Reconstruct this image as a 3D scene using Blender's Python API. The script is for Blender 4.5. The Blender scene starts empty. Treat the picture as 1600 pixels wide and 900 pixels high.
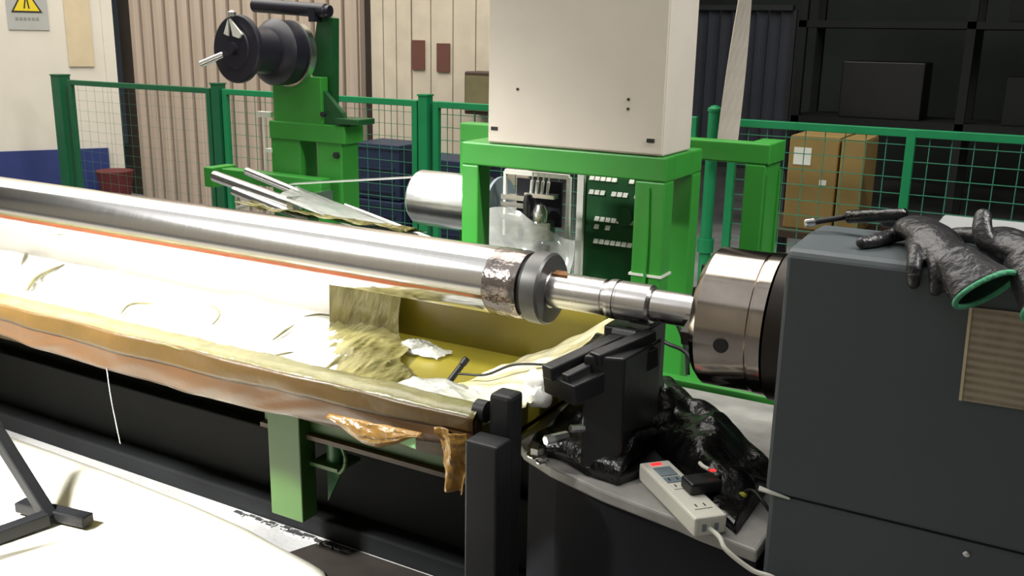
import bpy, bmesh, math, random
from mathutils import Vector, Matrix, Euler, noise
random.seed(7)
SC = bpy.context.scene
COL = SC.collection
R = math.radians
PI = math.pi

# ------------------------------------------------------------------ camera
# world: X runs along the steel roll (to the right), Y away from the camera, Z up, metres
HEAD, PITCH, ROLL, FPX = R(29.7), R(14.6), R(1.05), 1515.0
fw = Vector((-math.sin(HEAD) * math.cos(PITCH), math.cos(HEAD) * math.cos(PITCH), -math.sin(PITCH)))
rt = Vector((math.cos(HEAD), math.sin(HEAD), 0))
up = rt.cross(fw)
rt2 = rt * math.cos(ROLL) + up * math.sin(ROLL)
up2 = -rt * math.sin(ROLL) + up * math.cos(ROLL)
cam_d = bpy.data.cameras.new('camera')
cam_d.sensor_width = 36.0
cam_d.lens = FPX / 1600 * 36.0
cam_d.clip_start = 0.05
cam = bpy.data.objects.new('camera', cam_d)
COL.objects.link(cam)
cam.matrix_world = Matrix(((rt2.x, up2.x, -fw.x, 0), (rt2.y, up2.y, -fw.y, 0), (rt2.z, up2.z, -fw.z, 1.63), (0, 0, 0, 1)))
SC.camera = cam

# ------------------------------------------------------------------ world, lights, exposure
W = bpy.data.worlds.new('world')
SC.world = W
W.use_nodes = True
W.node_tree.nodes['Background'].inputs[0].default_value = (0.80, 0.90, 1.0, 1)
W.node_tree.nodes['Background'].inputs[1].default_value = 0.035
vs = SC.view_settings
vs.view_transform = 'Standard'
vs.look = 'None'
vs.gamma = 1
vs.use_curve_mapping = False
vs.exposure = 0.0


def area(name, loc, target, sx, sy, power, color=(1, 1, 1), spread=180, xdir=None):
    d = bpy.data.lights.new(name, 'AREA')
    d.shape = 'RECTANGLE'
    d.size, d.size_y, d.energy, d.color = sx, sy, power, color
    d.spread = R(spread)
    o = bpy.data.objects.new(name, d)
    COL.objects.link(o)
    z = (Vector(loc) - Vector(target)).normalized()
    x = Vector(xdir) if xdir else Vector((1, 0, 0))
    y = z.cross(x).normalized()
    x = y.cross(z).normalized()
    o.matrix_world = Matrix(((x.x, y.x, z.x, loc[0]), (x.y, y.y, z.y, loc[1]), (x.z, y.z, z.z, loc[2]), (0, 0, 0, 1)))
    return o


WARM = (1.0, 0.95, 0.86)
# the floodlight in front of the tray, high on the left
FLOOD = (-3.55, -0.55, 3.55)
area('floodlight_beam', FLOOD, (-2.68, 2.02, 0.40), 0.75, 0.35, 88, (1.0, 0.985, 0.94), 47)
# two rows of fluorescent battens under the hall ceiling, running along the roll
area('batten_light_front', (-4.2, 0.9, 4.55), (-4.2, 0.9, 0), 5.0, 0.12, 1.2, (1, 0.98, 0.93))
area('batten_light_back', (-4.6, 3.3, 4.75), (-4.6, 3.3, 0), 6.0, 0.30, 14, WARM)
# fill lights added for the roll's reflections and the walls: a bright one over the machine and the back wall, a dull one over the aisle in front
area('roof_fill_back', (-5.2, 4.0, 5.57), (-5.2, 4.0, 0), 8.4, 4.8, 650, (1, 0.97, 0.91))
area('roof_fill_front', (-3.6, -1.6, 5.57), (-3.6, -1.6, 0), 8.0, 5.6, 115, (0.97, 0.98, 1.0))
# batten at the right, above the aisle end, catching the right side of the cabinet
area('batten_light_right', (1.9, 2.4, 4.3), (-1.0, 3.0, 1.2), 2.4, 0.15, 85, (1, 0.98, 0.94), 120)


# ------------------------------------------------------------------ materials
def lin(c):
    c /= 255.0
    return c / 12.92 if c <= 0.04045 else ((c + 0.055) / 1.055) ** 2.4


def rgb(r, g, b):
    return (lin(r), lin(g), lin(b), 1)


def mat(name, col, rough=0.5, metal=0.0, var=0.12, vscale=6.0, bump=0.0, bscale=40.0, spec=0.5, stretch=None, rvar=0.0, col2=None, aniso=0.0, emit=0.0, trans=0.0, alpha=1.0):
    m = bpy.data.materials.new(name)
    m.use_nodes = True
    nt = m.node_tree
    b = nt.nodes['Principled BSDF']
    tc = nt.nodes.new('ShaderNodeTexCoord')
    mp = nt.nodes.new('ShaderNodeMapping')
    nt.links.new(tc.outputs['Object'], mp.inputs[0])
    if stretch:
        mp.inputs['Scale'].default_value = stretch
    n = nt.nodes.new('ShaderNodeTexNoise')
    n.inputs['Scale'].default_value = vscale
    n.inputs['Detail'].default_value = 5
    nt.links.new(mp.outputs[0], n.inputs[0])
    r = nt.nodes.new('ShaderNodeValToRGB')
    r.color_ramp.elements[0].position = 0.3
    r.color_ramp.elements[1].position = 0.7
    c2 = col2 if col2 else tuple(min(1, v * (1 + var)) for v in col[:3]) + (1,)
    r.color_ramp.elements[0].color = tuple(v * (1 - var) for v in col[:3]) + (1,) if not col2 else col
    r.color_ramp.elements[1].color = c2
    nt.links.new(n.outputs[0], r.inputs[0])
    nt.links.new(r.outputs[0], b.inputs['Base Color'])
    b.inputs['Roughness'].default_value = rough
    b.inputs['Metallic'].default_value = metal
    b.inputs['Specular IOR Level'].default_value = spec
    b.inputs['Anisotropic'].default_value = aniso
    b.inputs['Transmission Weight'].default_value = trans
    b.inputs['Alpha'].default_value = alpha
    if emit:
        b.inputs['Emission Color'].default_value = col
        b.inputs['Emission Strength'].default_value = emit
    if rvar:
        mr = nt.nodes.new('ShaderNodeMapRange')
        mr.inputs['To Min'].default_value = max(0.02, rough - rvar)
        mr.inputs['To Max'].default_value = rough + rvar
        nt.links.new(n.outputs[0], mr.inputs[0])
        nt.links.new(mr.outputs[0], b.inputs['Roughness'])
    if bump:
        n2 = nt.nodes.new('ShaderNodeTexNoise')
        n2.inputs['Scale'].default_value = bscale
        n2.inputs['Detail'].default_value = 4
        nt.links.new(mp.outputs[0], n2.inputs[0])
        bp = nt.nodes.new('ShaderNodeBump')
        bp.inputs['Strength'].default_value = bump
        bp.inputs['Distance'].default_value = 0.02
        nt.links.new(n2.outputs[0], bp.inputs['Height'])
        nt.links.new(bp.outputs[0], b.inputs['Normal'])
    return m


M = {}
M['concrete'] = mat('concrete', rgb(128, 128, 128), 0.75, var=0.25, vscale=3, bump=0.15, bscale=60)
M['ceiling'] = mat('ceiling_sheet', rgb(150, 150, 145), 0.8, var=0.1)
M['wall_cream'] = mat('cream_wall_paint', rgb(216, 210, 196), 0.7, var=0.06, vscale=2)
M['patch'] = mat('beige_patch', rgb(205, 188, 155), 0.7, var=0.06)
M['wall_blue'] = mat('blue_wall_paint', rgb(38, 52, 110), 0.6, var=0.1)
M['cladding'] = mat('tan_cladding', rgb(180, 163, 147), 0.6, var=0.1, vscale=2.5, stretch=(6, 6, 0.4))
M['cream_board'] = mat('cream_board', rgb(196, 184, 164), 0.65, var=0.08)
M['seam_shade_dark'] = mat('dark_seam_and_shade', rgb(60, 52, 45), 0.7)
M['dark_wall'] = mat('dark_hall_wall', rgb(74, 80, 77), 0.9, var=0.2, vscale=1)
M['hall_gloom'] = mat('gloom_black_green', rgb(19, 22, 21), 0.8)  # near-black colour stands in for the unlit hall
M['tan_green'] = mat('drab_tan_paint', rgb(112, 104, 72), 0.6)
M['rest_black'] = mat('oily_black_casting', rgb(20, 21, 23), 0.4, var=0.2, bump=0.04)
M['film_pale'] = mat('pale_gold_film', rgb(226, 216, 160), 0.2, var=0.12, vscale=9, bump=0.3, bscale=16, col2=rgb(246, 244, 220))
M['skirt_pink'] = mat('pinkish_brown_film', rgb(84, 60, 38), 0.35, var=0.1, vscale=3, bump=0.2, bscale=8)
M['orange_reflector'] = mat('orange_reflector_strip', rgb(188, 106, 62), 0.4, var=0.1)
M['stand_green'] = mat('deep_green_stand_paint', rgb(44, 78, 26), 0.5, var=0.08)
M['sign_plate'] = mat('grey_sign_plate', rgb(170, 170, 165), 0.5, var=0.04)
M['sign_yellow'] = mat('sign_yellow', rgb(225, 200, 30), 0.5, var=0.05)
M['sign_black'] = mat('sign_black', rgb(35, 30, 22), 0.5)
M['sign_print'] = mat('sign_print', rgb(135, 135, 130), 0.5)
M['placard'] = mat('brown_placard', rgb(102, 64, 54), 0.5, var=0.1)
M['fence'] = mat('green_fence_enamel', rgb(22, 128, 78), 0.4, var=0.1)
M['fence_dark'] = mat('dark_green_enamel', rgb(18, 92, 58), 0.4, var=0.1)
M['wire'] = mat('green_fence_wire', rgb(60, 128, 100), 0.4, var=0.1)
M['green'] = mat('machine_green', rgb(54, 142, 52), 0.38, var=0.08, vscale=4)
M['green_dark'] = mat('dark_machine_green', rgb(22, 78, 38), 0.45, var=0.12)
M['cabinet'] = mat('beige_cabinet_paint', rgb(206, 198, 186), 0.55, var=0.03)
M['cabinet_side'] = M['cabinet']
M['black_paint'] = mat('black_paint', rgb(24, 25, 28), 0.5, spec=0.3, var=0.2, bump=0.03)
M['black_base'] = mat('black_machine_base', rgb(11, 13, 15), 0.8, spec=0.2, var=0.3, vscale=3)
M['headstock'] = mat('charcoal_headstock_paint', rgb(72, 80, 83), 0.5, var=0.06, vscale=2.5, bump=0.015, bscale=90)
M['bed'] = mat('grey_bed_casting', rgb(150, 148, 144), 0.5, var=0.2, vscale=12, bump=0.05)
M['bed_dark'] = mat('dark_bed_paint', rgb(31, 31, 36), 0.8, spec=0.2, var=0.12)
M['steel_roll'] = mat('polished_roll_steel', (0.70, 0.69, 0.68, 1), 0.15, 1.0, var=0.04, vscale=8, stretch=(30, 0.3, 0.3), rvar=0.03)
M['steel'] = mat('machined_steel', (0.60, 0.58, 0.57, 1), 0.27, 1.0, var=0.06, vscale=3, stretch=(6, 1, 1), rvar=0.03)
M['chuck_steel'] = mat('worn_chuck_steel', (0.33, 0.29, 0.255, 1), 0.15, 1.0, var=0.18, vscale=9, rvar=0.08)
M['chuck_back'] = mat('dark_chuck_back', (0.045, 0.04, 0.037, 1), 0.4, 1.0, var=0.2)
M['tape_band'] = mat('clear_wrap_over_steel', (0.24, 0.21, 0.20, 1), 0.2, 0.9, var=0.3, vscale=14, bump=0.5, bscale=18)
M['flange'] = mat('dull_grey_flange', (0.13, 0.13, 0.128, 1), 0.45, 0.7, var=0.1)
M['rubber'] = mat('black_rubber', rgb(20, 20, 20), 0.5)
M['rust'] = mat('rusty_brown', rgb(135, 88, 40), 0.6, var=0.3, vscale=30)
M['kraft'] = mat('amber_film', rgb(70, 54, 20), 0.4, var=0.16, vscale=5, bump=0.25, bscale=12, col2=rgb(84, 62, 29))
M['film_yellow'] = mat('yellow_liner_film', rgb(122, 112, 34), 0.3, var=0.14, vscale=4, bump=0.1, bscale=9)
M['film_white'] = mat('white_film', rgb(246, 246, 240), 0.3, var=0.02, vscale=3, bump=0.1, bscale=10)
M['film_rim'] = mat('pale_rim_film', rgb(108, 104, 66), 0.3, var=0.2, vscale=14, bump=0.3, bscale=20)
M['film_floor'] = mat('glossy_floor_film', rgb(244, 243, 236), 0.2, var=0.03, vscale=1.3, bump=0.06, bscale=5, col2=rgb(238, 232, 208))
M['film_gold'] = mat('crinkled_gold_film', rgb(84, 78, 36), 0.2, var=0.25, vscale=7, bump=0.6, bscale=14, stretch=(3.2, 0.5, 1), col2=rgb(136, 130, 84))
M['film_amber_flap'] = mat('amber_flap_film', rgb(146, 110, 52), 0.3, var=0.2, vscale=10, bump=0.3)
M['tape_green'] = mat('pale_green_tape', rgb(150, 205, 140), 0.45, var=0.05)
M['alu'] = mat('aluminium', (0.78, 0.78, 0.78, 1), 0.25, 1.0, var=0.06)
M['silver_film'] = mat('silver_film_roll', (0.66, 0.68, 0.69, 1), 0.28, 1.0, var=0.1, bump=0.05)
M['reel_black'] = mat('blue_black_reel', rgb(29, 28, 38), 0.4, var=0.1)
M['black_gloss'] = mat('black_gloss_plastic', rgb(13, 13, 13), 0.25, var=0.3, vscale=20, bump=0.35, bscale=35)
M['glove'] = mat('black_glove_rubber', rgb(40, 39, 41), 0.34, var=0.25, vscale=25, bump=0.25, bscale=60)
M['glove_green'] = mat('green_knit_cuff', rgb(78, 158, 118), 0.8, var=0.2, vscale=60, bump=0.3, bscale=120)
M['glove_knit'] = mat('dark_green_knit', rgb(30, 62, 46), 0.9, var=0.2, vscale=80)
M['white_plastic'] = mat('white_plastic', rgb(222, 220, 208), 0.4, var=0.03)
M['grey_plastic'] = mat('grey_socket_face', rgb(120, 134, 142), 0.45, var=0.06)
M['black_plastic'] = mat('black_plastic', rgb(24, 24, 26), 0.4)
M['red_led'] = mat('red_indicator', rgb(255, 50, 50), 0.4, emit=1.2)
M['yellow_plastic'] = mat('yellow_green_plastic', rgb(160, 165, 40), 0.5)
M['cardboard'] = mat('cardboard', rgb(134, 110, 60), 0.7, var=0.1, vscale=5)
M['label_white'] = mat('white_label', rgb(215, 215, 205), 0.6)
M['strap'] = mat('off_white_webbing', rgb(190, 182, 170), 0.8, var=0.05, bump=0.1, bscale=200)
M['navy'] = mat('navy_plastic', rgb(28, 40, 66), 0.5, var=0.1)
M['blue_dim'] = mat('dim_blue_sheet', rgb(24, 27, 38), 0.7, var=0.25, vscale=4)
M['grey_top'] = mat('light_grey_top', rgb(150, 152, 152), 0.5, var=0.05)
M['brown_dark'] = mat('dark_brown_box', rgb(62, 46, 34), 0.6)
M['shade_dark'] = mat('dark_floor_shade', rgb(34, 30, 27), 0.5, var=0.25, vscale=8)
M['red_cloth'] = mat('dark_red_paint', rgb(96, 34, 36), 0.7)
M['lamp_glass'] = mat('lit_lamp_glass', (1, 0.98, 0.93, 1), 0.4, emit=6)

# instruction sheet: rows of unreadable brown print, blurred in the photograph too
m = mat('tan_instruction_sheet', rgb(164, 152, 130), 0.45, var=0.05)
nt = m.node_tree
b = nt.nodes['Principled BSDF']
old = b.inputs['Base Color'].links[0].from_socket
tc = nt.nodes.new('ShaderNodeTexCoord')
wv = nt.nodes.new('ShaderNodeTexWave')
wv.wave_type = 'BANDS'
wv.bands_direction = 'Z'
wv.inputs['Scale'].default_value = 22
wv.inputs['Distortion'].default_value = 0.6
nz = nt.nodes.new('ShaderNodeTexNoise')
nz.inputs['Scale'].default_value = 45
mpp = nt.nodes.new('ShaderNodeMapping')
mpp.inputs['Scale'].default_value = (1, 1, 0.25)
nt.links.new(tc.outputs['Object'], wv.inputs[0])
nt.links.new(tc.outputs['Object'], mpp.inputs[0])
nt.links.new(mpp.outputs[0], nz.inputs[0])
mul = nt.nodes.new('ShaderNodeMath')
mul.operation = 'MULTIPLY'
nt.links.new(wv.outputs['Fac'], mul.inputs[0])
nt.links.new(nz.outputs[0], mul.inputs[1])
mx = nt.nodes.new('ShaderNodeMix')
mx.data_type = 'RGBA'
nt.links.new(mul.outputs[0], mx.inputs[0])
nt.links.new(old, mx.inputs[6])
mx.inputs[7].default_value = rgb(100, 84, 64)
nt.links.new(mx.outputs[2], b.inputs['Base Color'])
M['sheet_print'] = m

# clear crumpled film: part see-through, part glossy
m = bpy.data.materials.new('clear_film')
m.use_nodes = True
nt = m.node_tree
for n in list(nt.nodes):
    if n.type != 'OUTPUT_MATERIAL':
        nt.nodes.remove(n)
out = [n for n in nt.nodes if n.type == 'OUTPUT_MATERIAL'][0]
tr = nt.nodes.new('ShaderNodeBsdfTransparent')
tr.inputs[0].default_value = (0.93, 0.94, 0.92, 1)
pr = nt.nodes.new('ShaderNodeBsdfPrincipled')
pr.inputs['Base Color'].default_value = (0.62, 0.63, 0.60, 1)
pr.inputs['Roughness'].default_value = 0.16
pr.inputs['Specular IOR Level'].default_value = 1.0
ms = nt.nodes.new('ShaderNodeMixShader')
nz = nt.nodes.new('ShaderNodeTexNoise')
nz.inputs['Scale'].default_value = 9
mr = nt.nodes.new('ShaderNodeMapRange')
mr.inputs['To Min'].default_value = 0.3
mr.inputs['To Max'].default_value = 0.62
nt.links.new(nz.outputs[0], mr.inputs[0])
nt.links.new(mr.outputs[0], ms.inputs[0])
nt.links.new(tr.outputs[0], ms.inputs[1])
nt.links.new(pr.outputs[0], ms.inputs[2])
nt.links.new(ms.outputs[0], out.inputs[0])
M['clear'] = m

# ------------------------------------------------------------------ helpers
OFF = {}


def thing(name, label, cat, loc=(0, 0, 0), group=None):
    o = bpy.data.objects.new(name, None)
    COL.objects.link(o)
    o.location = loc
    o.empty_display_size = 0.1
    OFF[o.name] = Vector(loc)
    o['label'] = label
    o['category'] = cat
    if group:
        o['group'] = group
    return o


def obj(name, bm, m, parent=None, smooth=None, label=None, bevel=0.0, solid=0.0, sub=0):
    off = Vector((0, 0, 0))
    if parent is not None:
        off = OFF[parent.name]
        bmesh.ops.translate(bm, verts=bm.verts, vec=-off)
    else:
        # origin at the base of the mesh
        xs = [v.co for v in bm.verts]
        off = Vector((sum(v.x for v in xs) / len(xs), sum(v.y for v in xs) / len(xs), min(v.z for v in xs)))
        bmesh.ops.translate(bm, verts=bm.verts, vec=-off)
    me = bpy.data.meshes.new(name)
    bmesh.ops.recalc_face_normals(bm, faces=bm.faces)
    bm.to_mesh(me)
    bm.free()
    me.materials.append(m)
    o = bpy.data.objects.new(name, me)
    COL.objects.link(o)
    if parent is not None:
        o.parent = parent
    else:
        o.location = off
    OFF[o.name] = off
    if smooth is not None:
        me.set_sharp_from_angle(angle=R(smooth))
        for p in me.polygons:
            p.use_smooth = True
    if solid:
        s = o.modifiers.new('solid', 'SOLIDIFY')
        s.thickness = solid
        s.offset = 0
    if bevel:
        s = o.modifiers.new('bevel', 'BEVEL')
        s.width = bevel
        s.segments = 2
        s.limit_method = 'ANGLE'
    if sub:
        s = o.modifiers.new('sub', 'SUBSURF')
        s.levels = s.render_levels = sub
    if label:
        o['label'] = label
    return o


def tag(o, label, cat, group=None):
    o['label'] = label
    o['category'] = cat
    if group:
        o['group'] = group
    return o


def struct(name, bm, m, **k):
    o = obj(name, bm, m, **k)
    o['kind'] = 'structure'
    return o


def nb():
    return bmesh.new()


def box(bm, x0, x1, y0, y1, z0, z1):
    vs = [bm.verts.new((x, y, z)) for x in (x0, x1) for y in (y0, y1) for z in (z0, z1)]
    for f in ((0, 1, 3, 2), (4, 6, 7, 5), (0, 4, 5, 1), (2, 3, 7, 6), (0, 2, 6, 4), (1, 5, 7, 3)):
        bm.faces.new([vs[i] for i in f])
    return bm


def frame_of(d, upv=(0, 0, 1)):
    d = Vector(d).normalized()
    u = Vector(upv)
    if abs(d.dot(u)) > 0.98:
        u = Vector((0, 1, 0))
    a = d.cross(u).normalized()
    return a, a.cross(d).normalized()


def bar(bm, p, q, w, h, upv=(0, 0, 1)):
    p, q = Vector(p), Vector(q)
    a, c = frame_of(q - p, upv)
    ring = lambda o: [bm.verts.new(o + a * sx * w / 2 + c * sz * h / 2) for sx, sz in ((-1, -1), (1, -1), (1, 1), (-1, 1))]
    r0, r1 = ring(p), ring(q)
    for i in range(4):
        bm.faces.new((r0[i], r0[(i + 1) % 4], r1[(i + 1) % 4], r1[i]))
    bm.faces.new(r0[::-1])
    bm.faces.new(r1)
    return bm


def lathe(bm, p, d, prof, n=40, cap=True):
    """prof: (distance along d, radius) list; revolved round the axis p + t d"""
    p = Vector(p)
    d = Vector(d).normalized()
    a, c = frame_of(d)
    rings = []
    for t, r in prof:
        rings.append([bm.verts.new(p + d * t + (a * math.cos(2 * PI * i / n) + c * math.sin(2 * PI * i / n)) * max(r, 1e-4)) for i in range(n)])
    for r0, r1 in zip(rings, rings[1:]):
        for i in range(n):
            bm.faces.new((r0[i], r0[(i + 1) % n], r1[(i + 1) % n], r1[i]))
    if cap:
        bm.faces.new(rings[0][::-1])
        bm.faces.new(rings[-1])
    return bm


def cyl(bm, p, q, r, n=20, ch=0.0):
    p, q = Vector(p), Vector(q)
    L = (q - p).length
    prof = [(0, r), (L, r)] if not ch else [(0, r - ch), (ch, r), (L - ch, r), (L, r - ch)]
    return lathe(bm, p, q - p, prof, n)


def tube(bm, pts, r, n=8, samples=8):
    """smooth tube through points (Catmull-Rom)"""
    P = [Vector(p) for p in pts]
    P = [P[0] * 2 - P[1]] + P + [P[-1] * 2 - P[-2]]
    C = []
    for i in range(1, len(P) - 2):
        for k in range(samples):
            t = k / samples
            a, b_, c, d = P[i - 1:i + 3]
            C.append(0.5 * ((2 * b_) + (c - a) * t + (2 * a - 5 * b_ + 4 * c - d) * t * t + (3 * b_ - a - 3 * c + d) * t ** 3))
    C.append(P[-2])
    rings = []
    for i, p in enumerate(C):
        d = C[min(i + 1, len(C) - 1)] - C[max(i - 1, 0)]
        a, c = frame_of(d)
        rr = r(i / (len(C) - 1)) if callable(r) else r
        rings.append([bm.verts.new(p + (a * math.cos(2 * PI * k / n) + c * math.sin(2 * PI * k / n)) * rr) for k in range(n)])
    for r0, r1 in zip(rings, rings[1:]):
        for i in range(n):
            bm.faces.new((r0[i], r0[(i + 1) % n], r1[(i + 1) % n], r1[i]))
    bm.faces.new(rings[0][::-1])
    bm.faces.new(rings[-1])
    return bm


def grid(bm, f, nu, nv):
    v = [[bm.verts.new(f(i / nu, j / nv)) for j in range(nv + 1)] for i in range(nu + 1)]
    for i in range(nu):
        for j in range(nv):
            bm.faces.new((v[i][j], v[i + 1][j], v[i + 1][j + 1], v[i][j + 1]))
    return bm


def prism(bm, poly, ext):
    """poly: list of 3-D points, ext: extrusion vector"""
    a = [bm.verts.new(p) for p in poly]
    e = Vector(ext)
    c = [bm.verts.new(Vector(p) + e) for p in poly]
    n = len(a)
    bm.faces.new(a[::-1])
    bm.faces.new(c)
    for i in range(n):
        bm.faces.new((a[i], a[(i + 1) % n], c[(i + 1) % n], c[i]))
    return bm


def nz3(x, y, z, s=1.0):
    return noise.noise(Vector((x * s, y * s, z * s)))


def ridge(x, y, z, s=1.0):
    return 1 - 2 * abs(noise.noise(Vector((x * s, y * s, z * s))))


# ------------------------------------------------------------------ the hall
struct('floor', box(nb(), -12, 6, -5, 15, -0.12, 0.0), M['concrete'])
struct('ceiling', box(nb(), -12, 6, -5, 15, 5.6, 5.7), M['ceiling'])

# back wall of tan cladding, panel by panel, and the cream boards right of the dark seam
wall_b = struct('wall_back', box(nb(), -8.25, -3.60, 6.60, 6.78, 0, 5.6), M['seam_shade_dark'])
x = -8.02  # dark base left bare before the first panel stands in for shadow
k = 0
while x < -5.20:
    w = min(0.165, -5.19 - x)
    bm = nb()
    d = random.uniform(0, 0.012)
    prof = [(x, 6.60), (x + 0.006, 6.545 - d), (x + w * 0.45, 6.535 - d), (x + w - 0.040, 6.55 - d), (x + w - 0.034, 6.60)]
    prism(bm, [(px, py, 0.0) for px, py in prof], (0, 0, 5.58))
    obj('cladding_panel', bm, M['cladding'], wall_b)
    x += w
    k += 1
for x0, x1 in ((-5.12, -5.0), (-4.99, -4.87), (-4.86, -4.72), (-4.705, -4.53), (-4.52, -4.32), (-4.31, -4.11), (-4.10, -3.86), (-3.85, -3.62)):
    obj('cream_board', box(nb(), x0, x1, 6.56, 6.61, 0, 5.58), M['cream_board'], wall_b)
# left wall, running away to the right
wl0, wl1 = Vector((-9.9, 3.60, 0)), Vector((-8.20, 6.34, 0))
wd = (wl1 - wl0).normalized()
wn = Vector((wd.y, -wd.x, 0))       # faces the camera side


def wallbox(bm, t0, t1, z0, z1, d0, d1):
    """a block on the left wall: t along the wall measured back from its far end, d out of it"""
    a = wl1 - wd * t1
    b_ = wl1 - wd * t0
    poly = [a + wn * d0, b_ + wn * d0, b_ + wn * d1, a + wn * d1]
    prism(bm, [(p.x, p.y, z0) for p in poly], (0, 0, z1 - z0))
    return bm


wall_l = struct('wall_left', wallbox(nb(), -0.12, 6.0, 0, 5.6, -0.15, 0), M['wall_cream'])
obj('blue_dado', wallbox(nb(), 0.02, 5.9, 0, 0.49, 0, 0.025), M['wall_blue'], wall_l, label='blue painted lower band')
obj('wall_panel', wallbox(nb(), 0.08, 0.30, 1.27, 3.2, 0, 0.02), M['patch'], wall_l, label='beige panel')
obj('corner_bead', wallbox(nb(), -0.12, -0.02, 0, 5.6, 0, 0.02), M['wall_cream'], wall_l)
struct('wall_front', box(nb(), -12, 6, -5.2, -5, 0, 5.6), M['wall_cream'])
struct('wall_far', box(nb(), -12, 6, 12.5, 12.7, 0, 5.6), M['dark_wall'])
struct('wall_right', box(nb(), 5.8, 6, -5, 12.5, 0, 5.6), M['dark_wall'])

# warning sign on the left wall
sg = thing('warning_sign', 'grey warning sign with a yellow triangle on the cream left wall', 'sign', wl1 - wd * 0.6 + wn * 0.02 + Vector((0, 0, 1.57)))
obj('plate', wallbox(nb(), 0.44, 0.78, 1.60, 2.08, 0.002, 0.012), M['sign_plate'], sg)


def wallpoly(bm, pts, d0, d1):
    P = [wl1 - wd * t + wn * d0 + Vector((0, 0, z)) for t, z in pts]
    prism(bm, P, wn * (d1 - d0))
    return bm


tbd = obj('triangle_border', wallpoly(nb(), [(0.745, 1.755), (0.485, 1.755), (0.615, 1.99)], 0.012, 0.016), M['sign_black'], sg)
obj('triangle', wallpoly(nb(), [(0.722, 1.769), (0.508, 1.769), (0.615, 1.962)], 0.016, 0.019), M['sign_yellow'], tbd)
bm = nb()
wallpoly(bm, [(0.640, 1.79), (0.628, 1.79), (0.612, 1.88), (0.624, 1.88)], 0.019, 0.021)
wallpoly(bm, [(0.600, 1.79), (0.588, 1.79), (0.600, 1.88), (0.612, 1.88)], 0.019, 0.021)
obj('symbol', bm, M['sign_black'], tbd)
bm = nb()
for i in range(6):
    t = 0.715 - i * 0.034
    wallbox(bm, t - 0.024, t, 1.685, 1.712, 0.012, 0.014)
obj('caption', bm, M['sign_print'], sg, label='faint illegible caption')

# two brown placards, the dark wall box, the navy crates between fence and wall
tag(obj('placard', box(nb(), -4.70, -4.58, 6.545, 6.56, 1.35, 1.58), M['placard']), 'brown placard on the cream boards, the left one of two', 'sign')
tag(obj('placard', box(nb(), -4.46, -4.34, 6.545, 6.56, 1.34, 1.56), M['placard']), 'brown placard on the cream boards, beside the beige cabinet', 'sign')
wb = thing('junction_box', 'dark brown box on the cream boards left of the beige cabinet', 'box', (-4.05, 6.45, 1.06))
obj('housing', box(nb(), -4.08, -3.80, 6.36, 6.555, 1.04, 1.36), M['brown_dark'], wb, bevel=0.01)
obj('cover', box(nb(), -4.06, -3.82, 6.345, 6.36, 1.07, 1.33), M['tan_green'], wb)
for i, (x0, x1, z0, z1, y, lab) in enumerate(((-4.92, -4.42, 0, 0.36, 6.0, 'navy plastic crate behind the fence, lower left of the stack'),
                                         (-4.88, -4.45, 0.365, 0.80, 6.02, 'navy plastic crate behind the fence, on top of another'),
                                         (-4.30, -3.72, 0, 0.72, 6.05, 'wide navy plastic crate behind the double fence post'))):
    t = thing('storage_crate', lab, 'crate', ((x0 + x1) / 2, y + 0.2, z0))
    obj('crate_body', box(nb(), x0, x1, y, y + 0.36, z0, z1 - 0.03), M['navy'], t, bevel=0.012)
    obj('crate_rim', box(nb(), x0 - 0.01, x1 + 0.01, y - 0.01, y + 0.37, z1 - 0.045, z1), M['navy'], t, bevel=0.008)
    bm = nb()
    for q in range(3):
        box(bm, x0 + 0.05, x1 - 0.05, y - 0.012, y, z0 + 0.06 + q * 0.09, z0 + 0.075 + q * 0.09)
    obj('crate_rib', bm, M['navy'], t)
tag(obj('fire_bucket', lathe(nb(), (-7.92, 6.15, 0), (0, 0, 1), [(0, 0.12), (0.30, 0.17), (0.31, 0.17)], 20), M['red_cloth']), 'dark red bucket in the corner behind the fence', 'bucket')

# ------------------------------------------------------------------ green mesh fence
FY, FT = 5.40, 1.20


def fence_panel(x0, x1, label, stiles=(), m='fence', tw=0.042, dx=0.105, dz=0.085, wr=0.0045):
    t = thing('mesh_fence', label, 'fence', ((x0 + x1) / 2, FY, 0.06), 'fence panels')
    obj('top_rail', box(nb(), x0, x1, FY - 0.02, FY + 0.02, FT - tw, FT), M[m], t, bevel=0.004)
    obj('bottom_rail', box(nb(), x0, x1, FY - 0.02, FY + 0.02, 0.10, 0.14), M[m], t)
    for sx in (x0, x1 - 0.04) + tuple(stiles):
        obj('stile', box(nb(), sx, sx + 0.045, FY - 0.022, FY + 0.018, 0.0, FT - 0.002), M[m], t, bevel=0.004)
    bm = nb()
    xx = x0 + 0.04 + dx * 0.6
    while xx < x1 - 0.04:
        bar(bm, (xx, FY + 0.004, 0.12), (xx, FY + 0.004, FT - 0.03), wr, wr)
        xx += dx
    zz = 0.14 + dz * 0.5
    while zz < FT - 0.06:
        bar(bm, (x0 + 0.02, FY - 0.001, zz), (x1 - 0.02, FY - 0.001, zz), wr, wr)
        zz += dz
    o = obj('wire_mesh', bm, M['wire'], t)
    o['kind'] = 'stuff'
    return t


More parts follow.
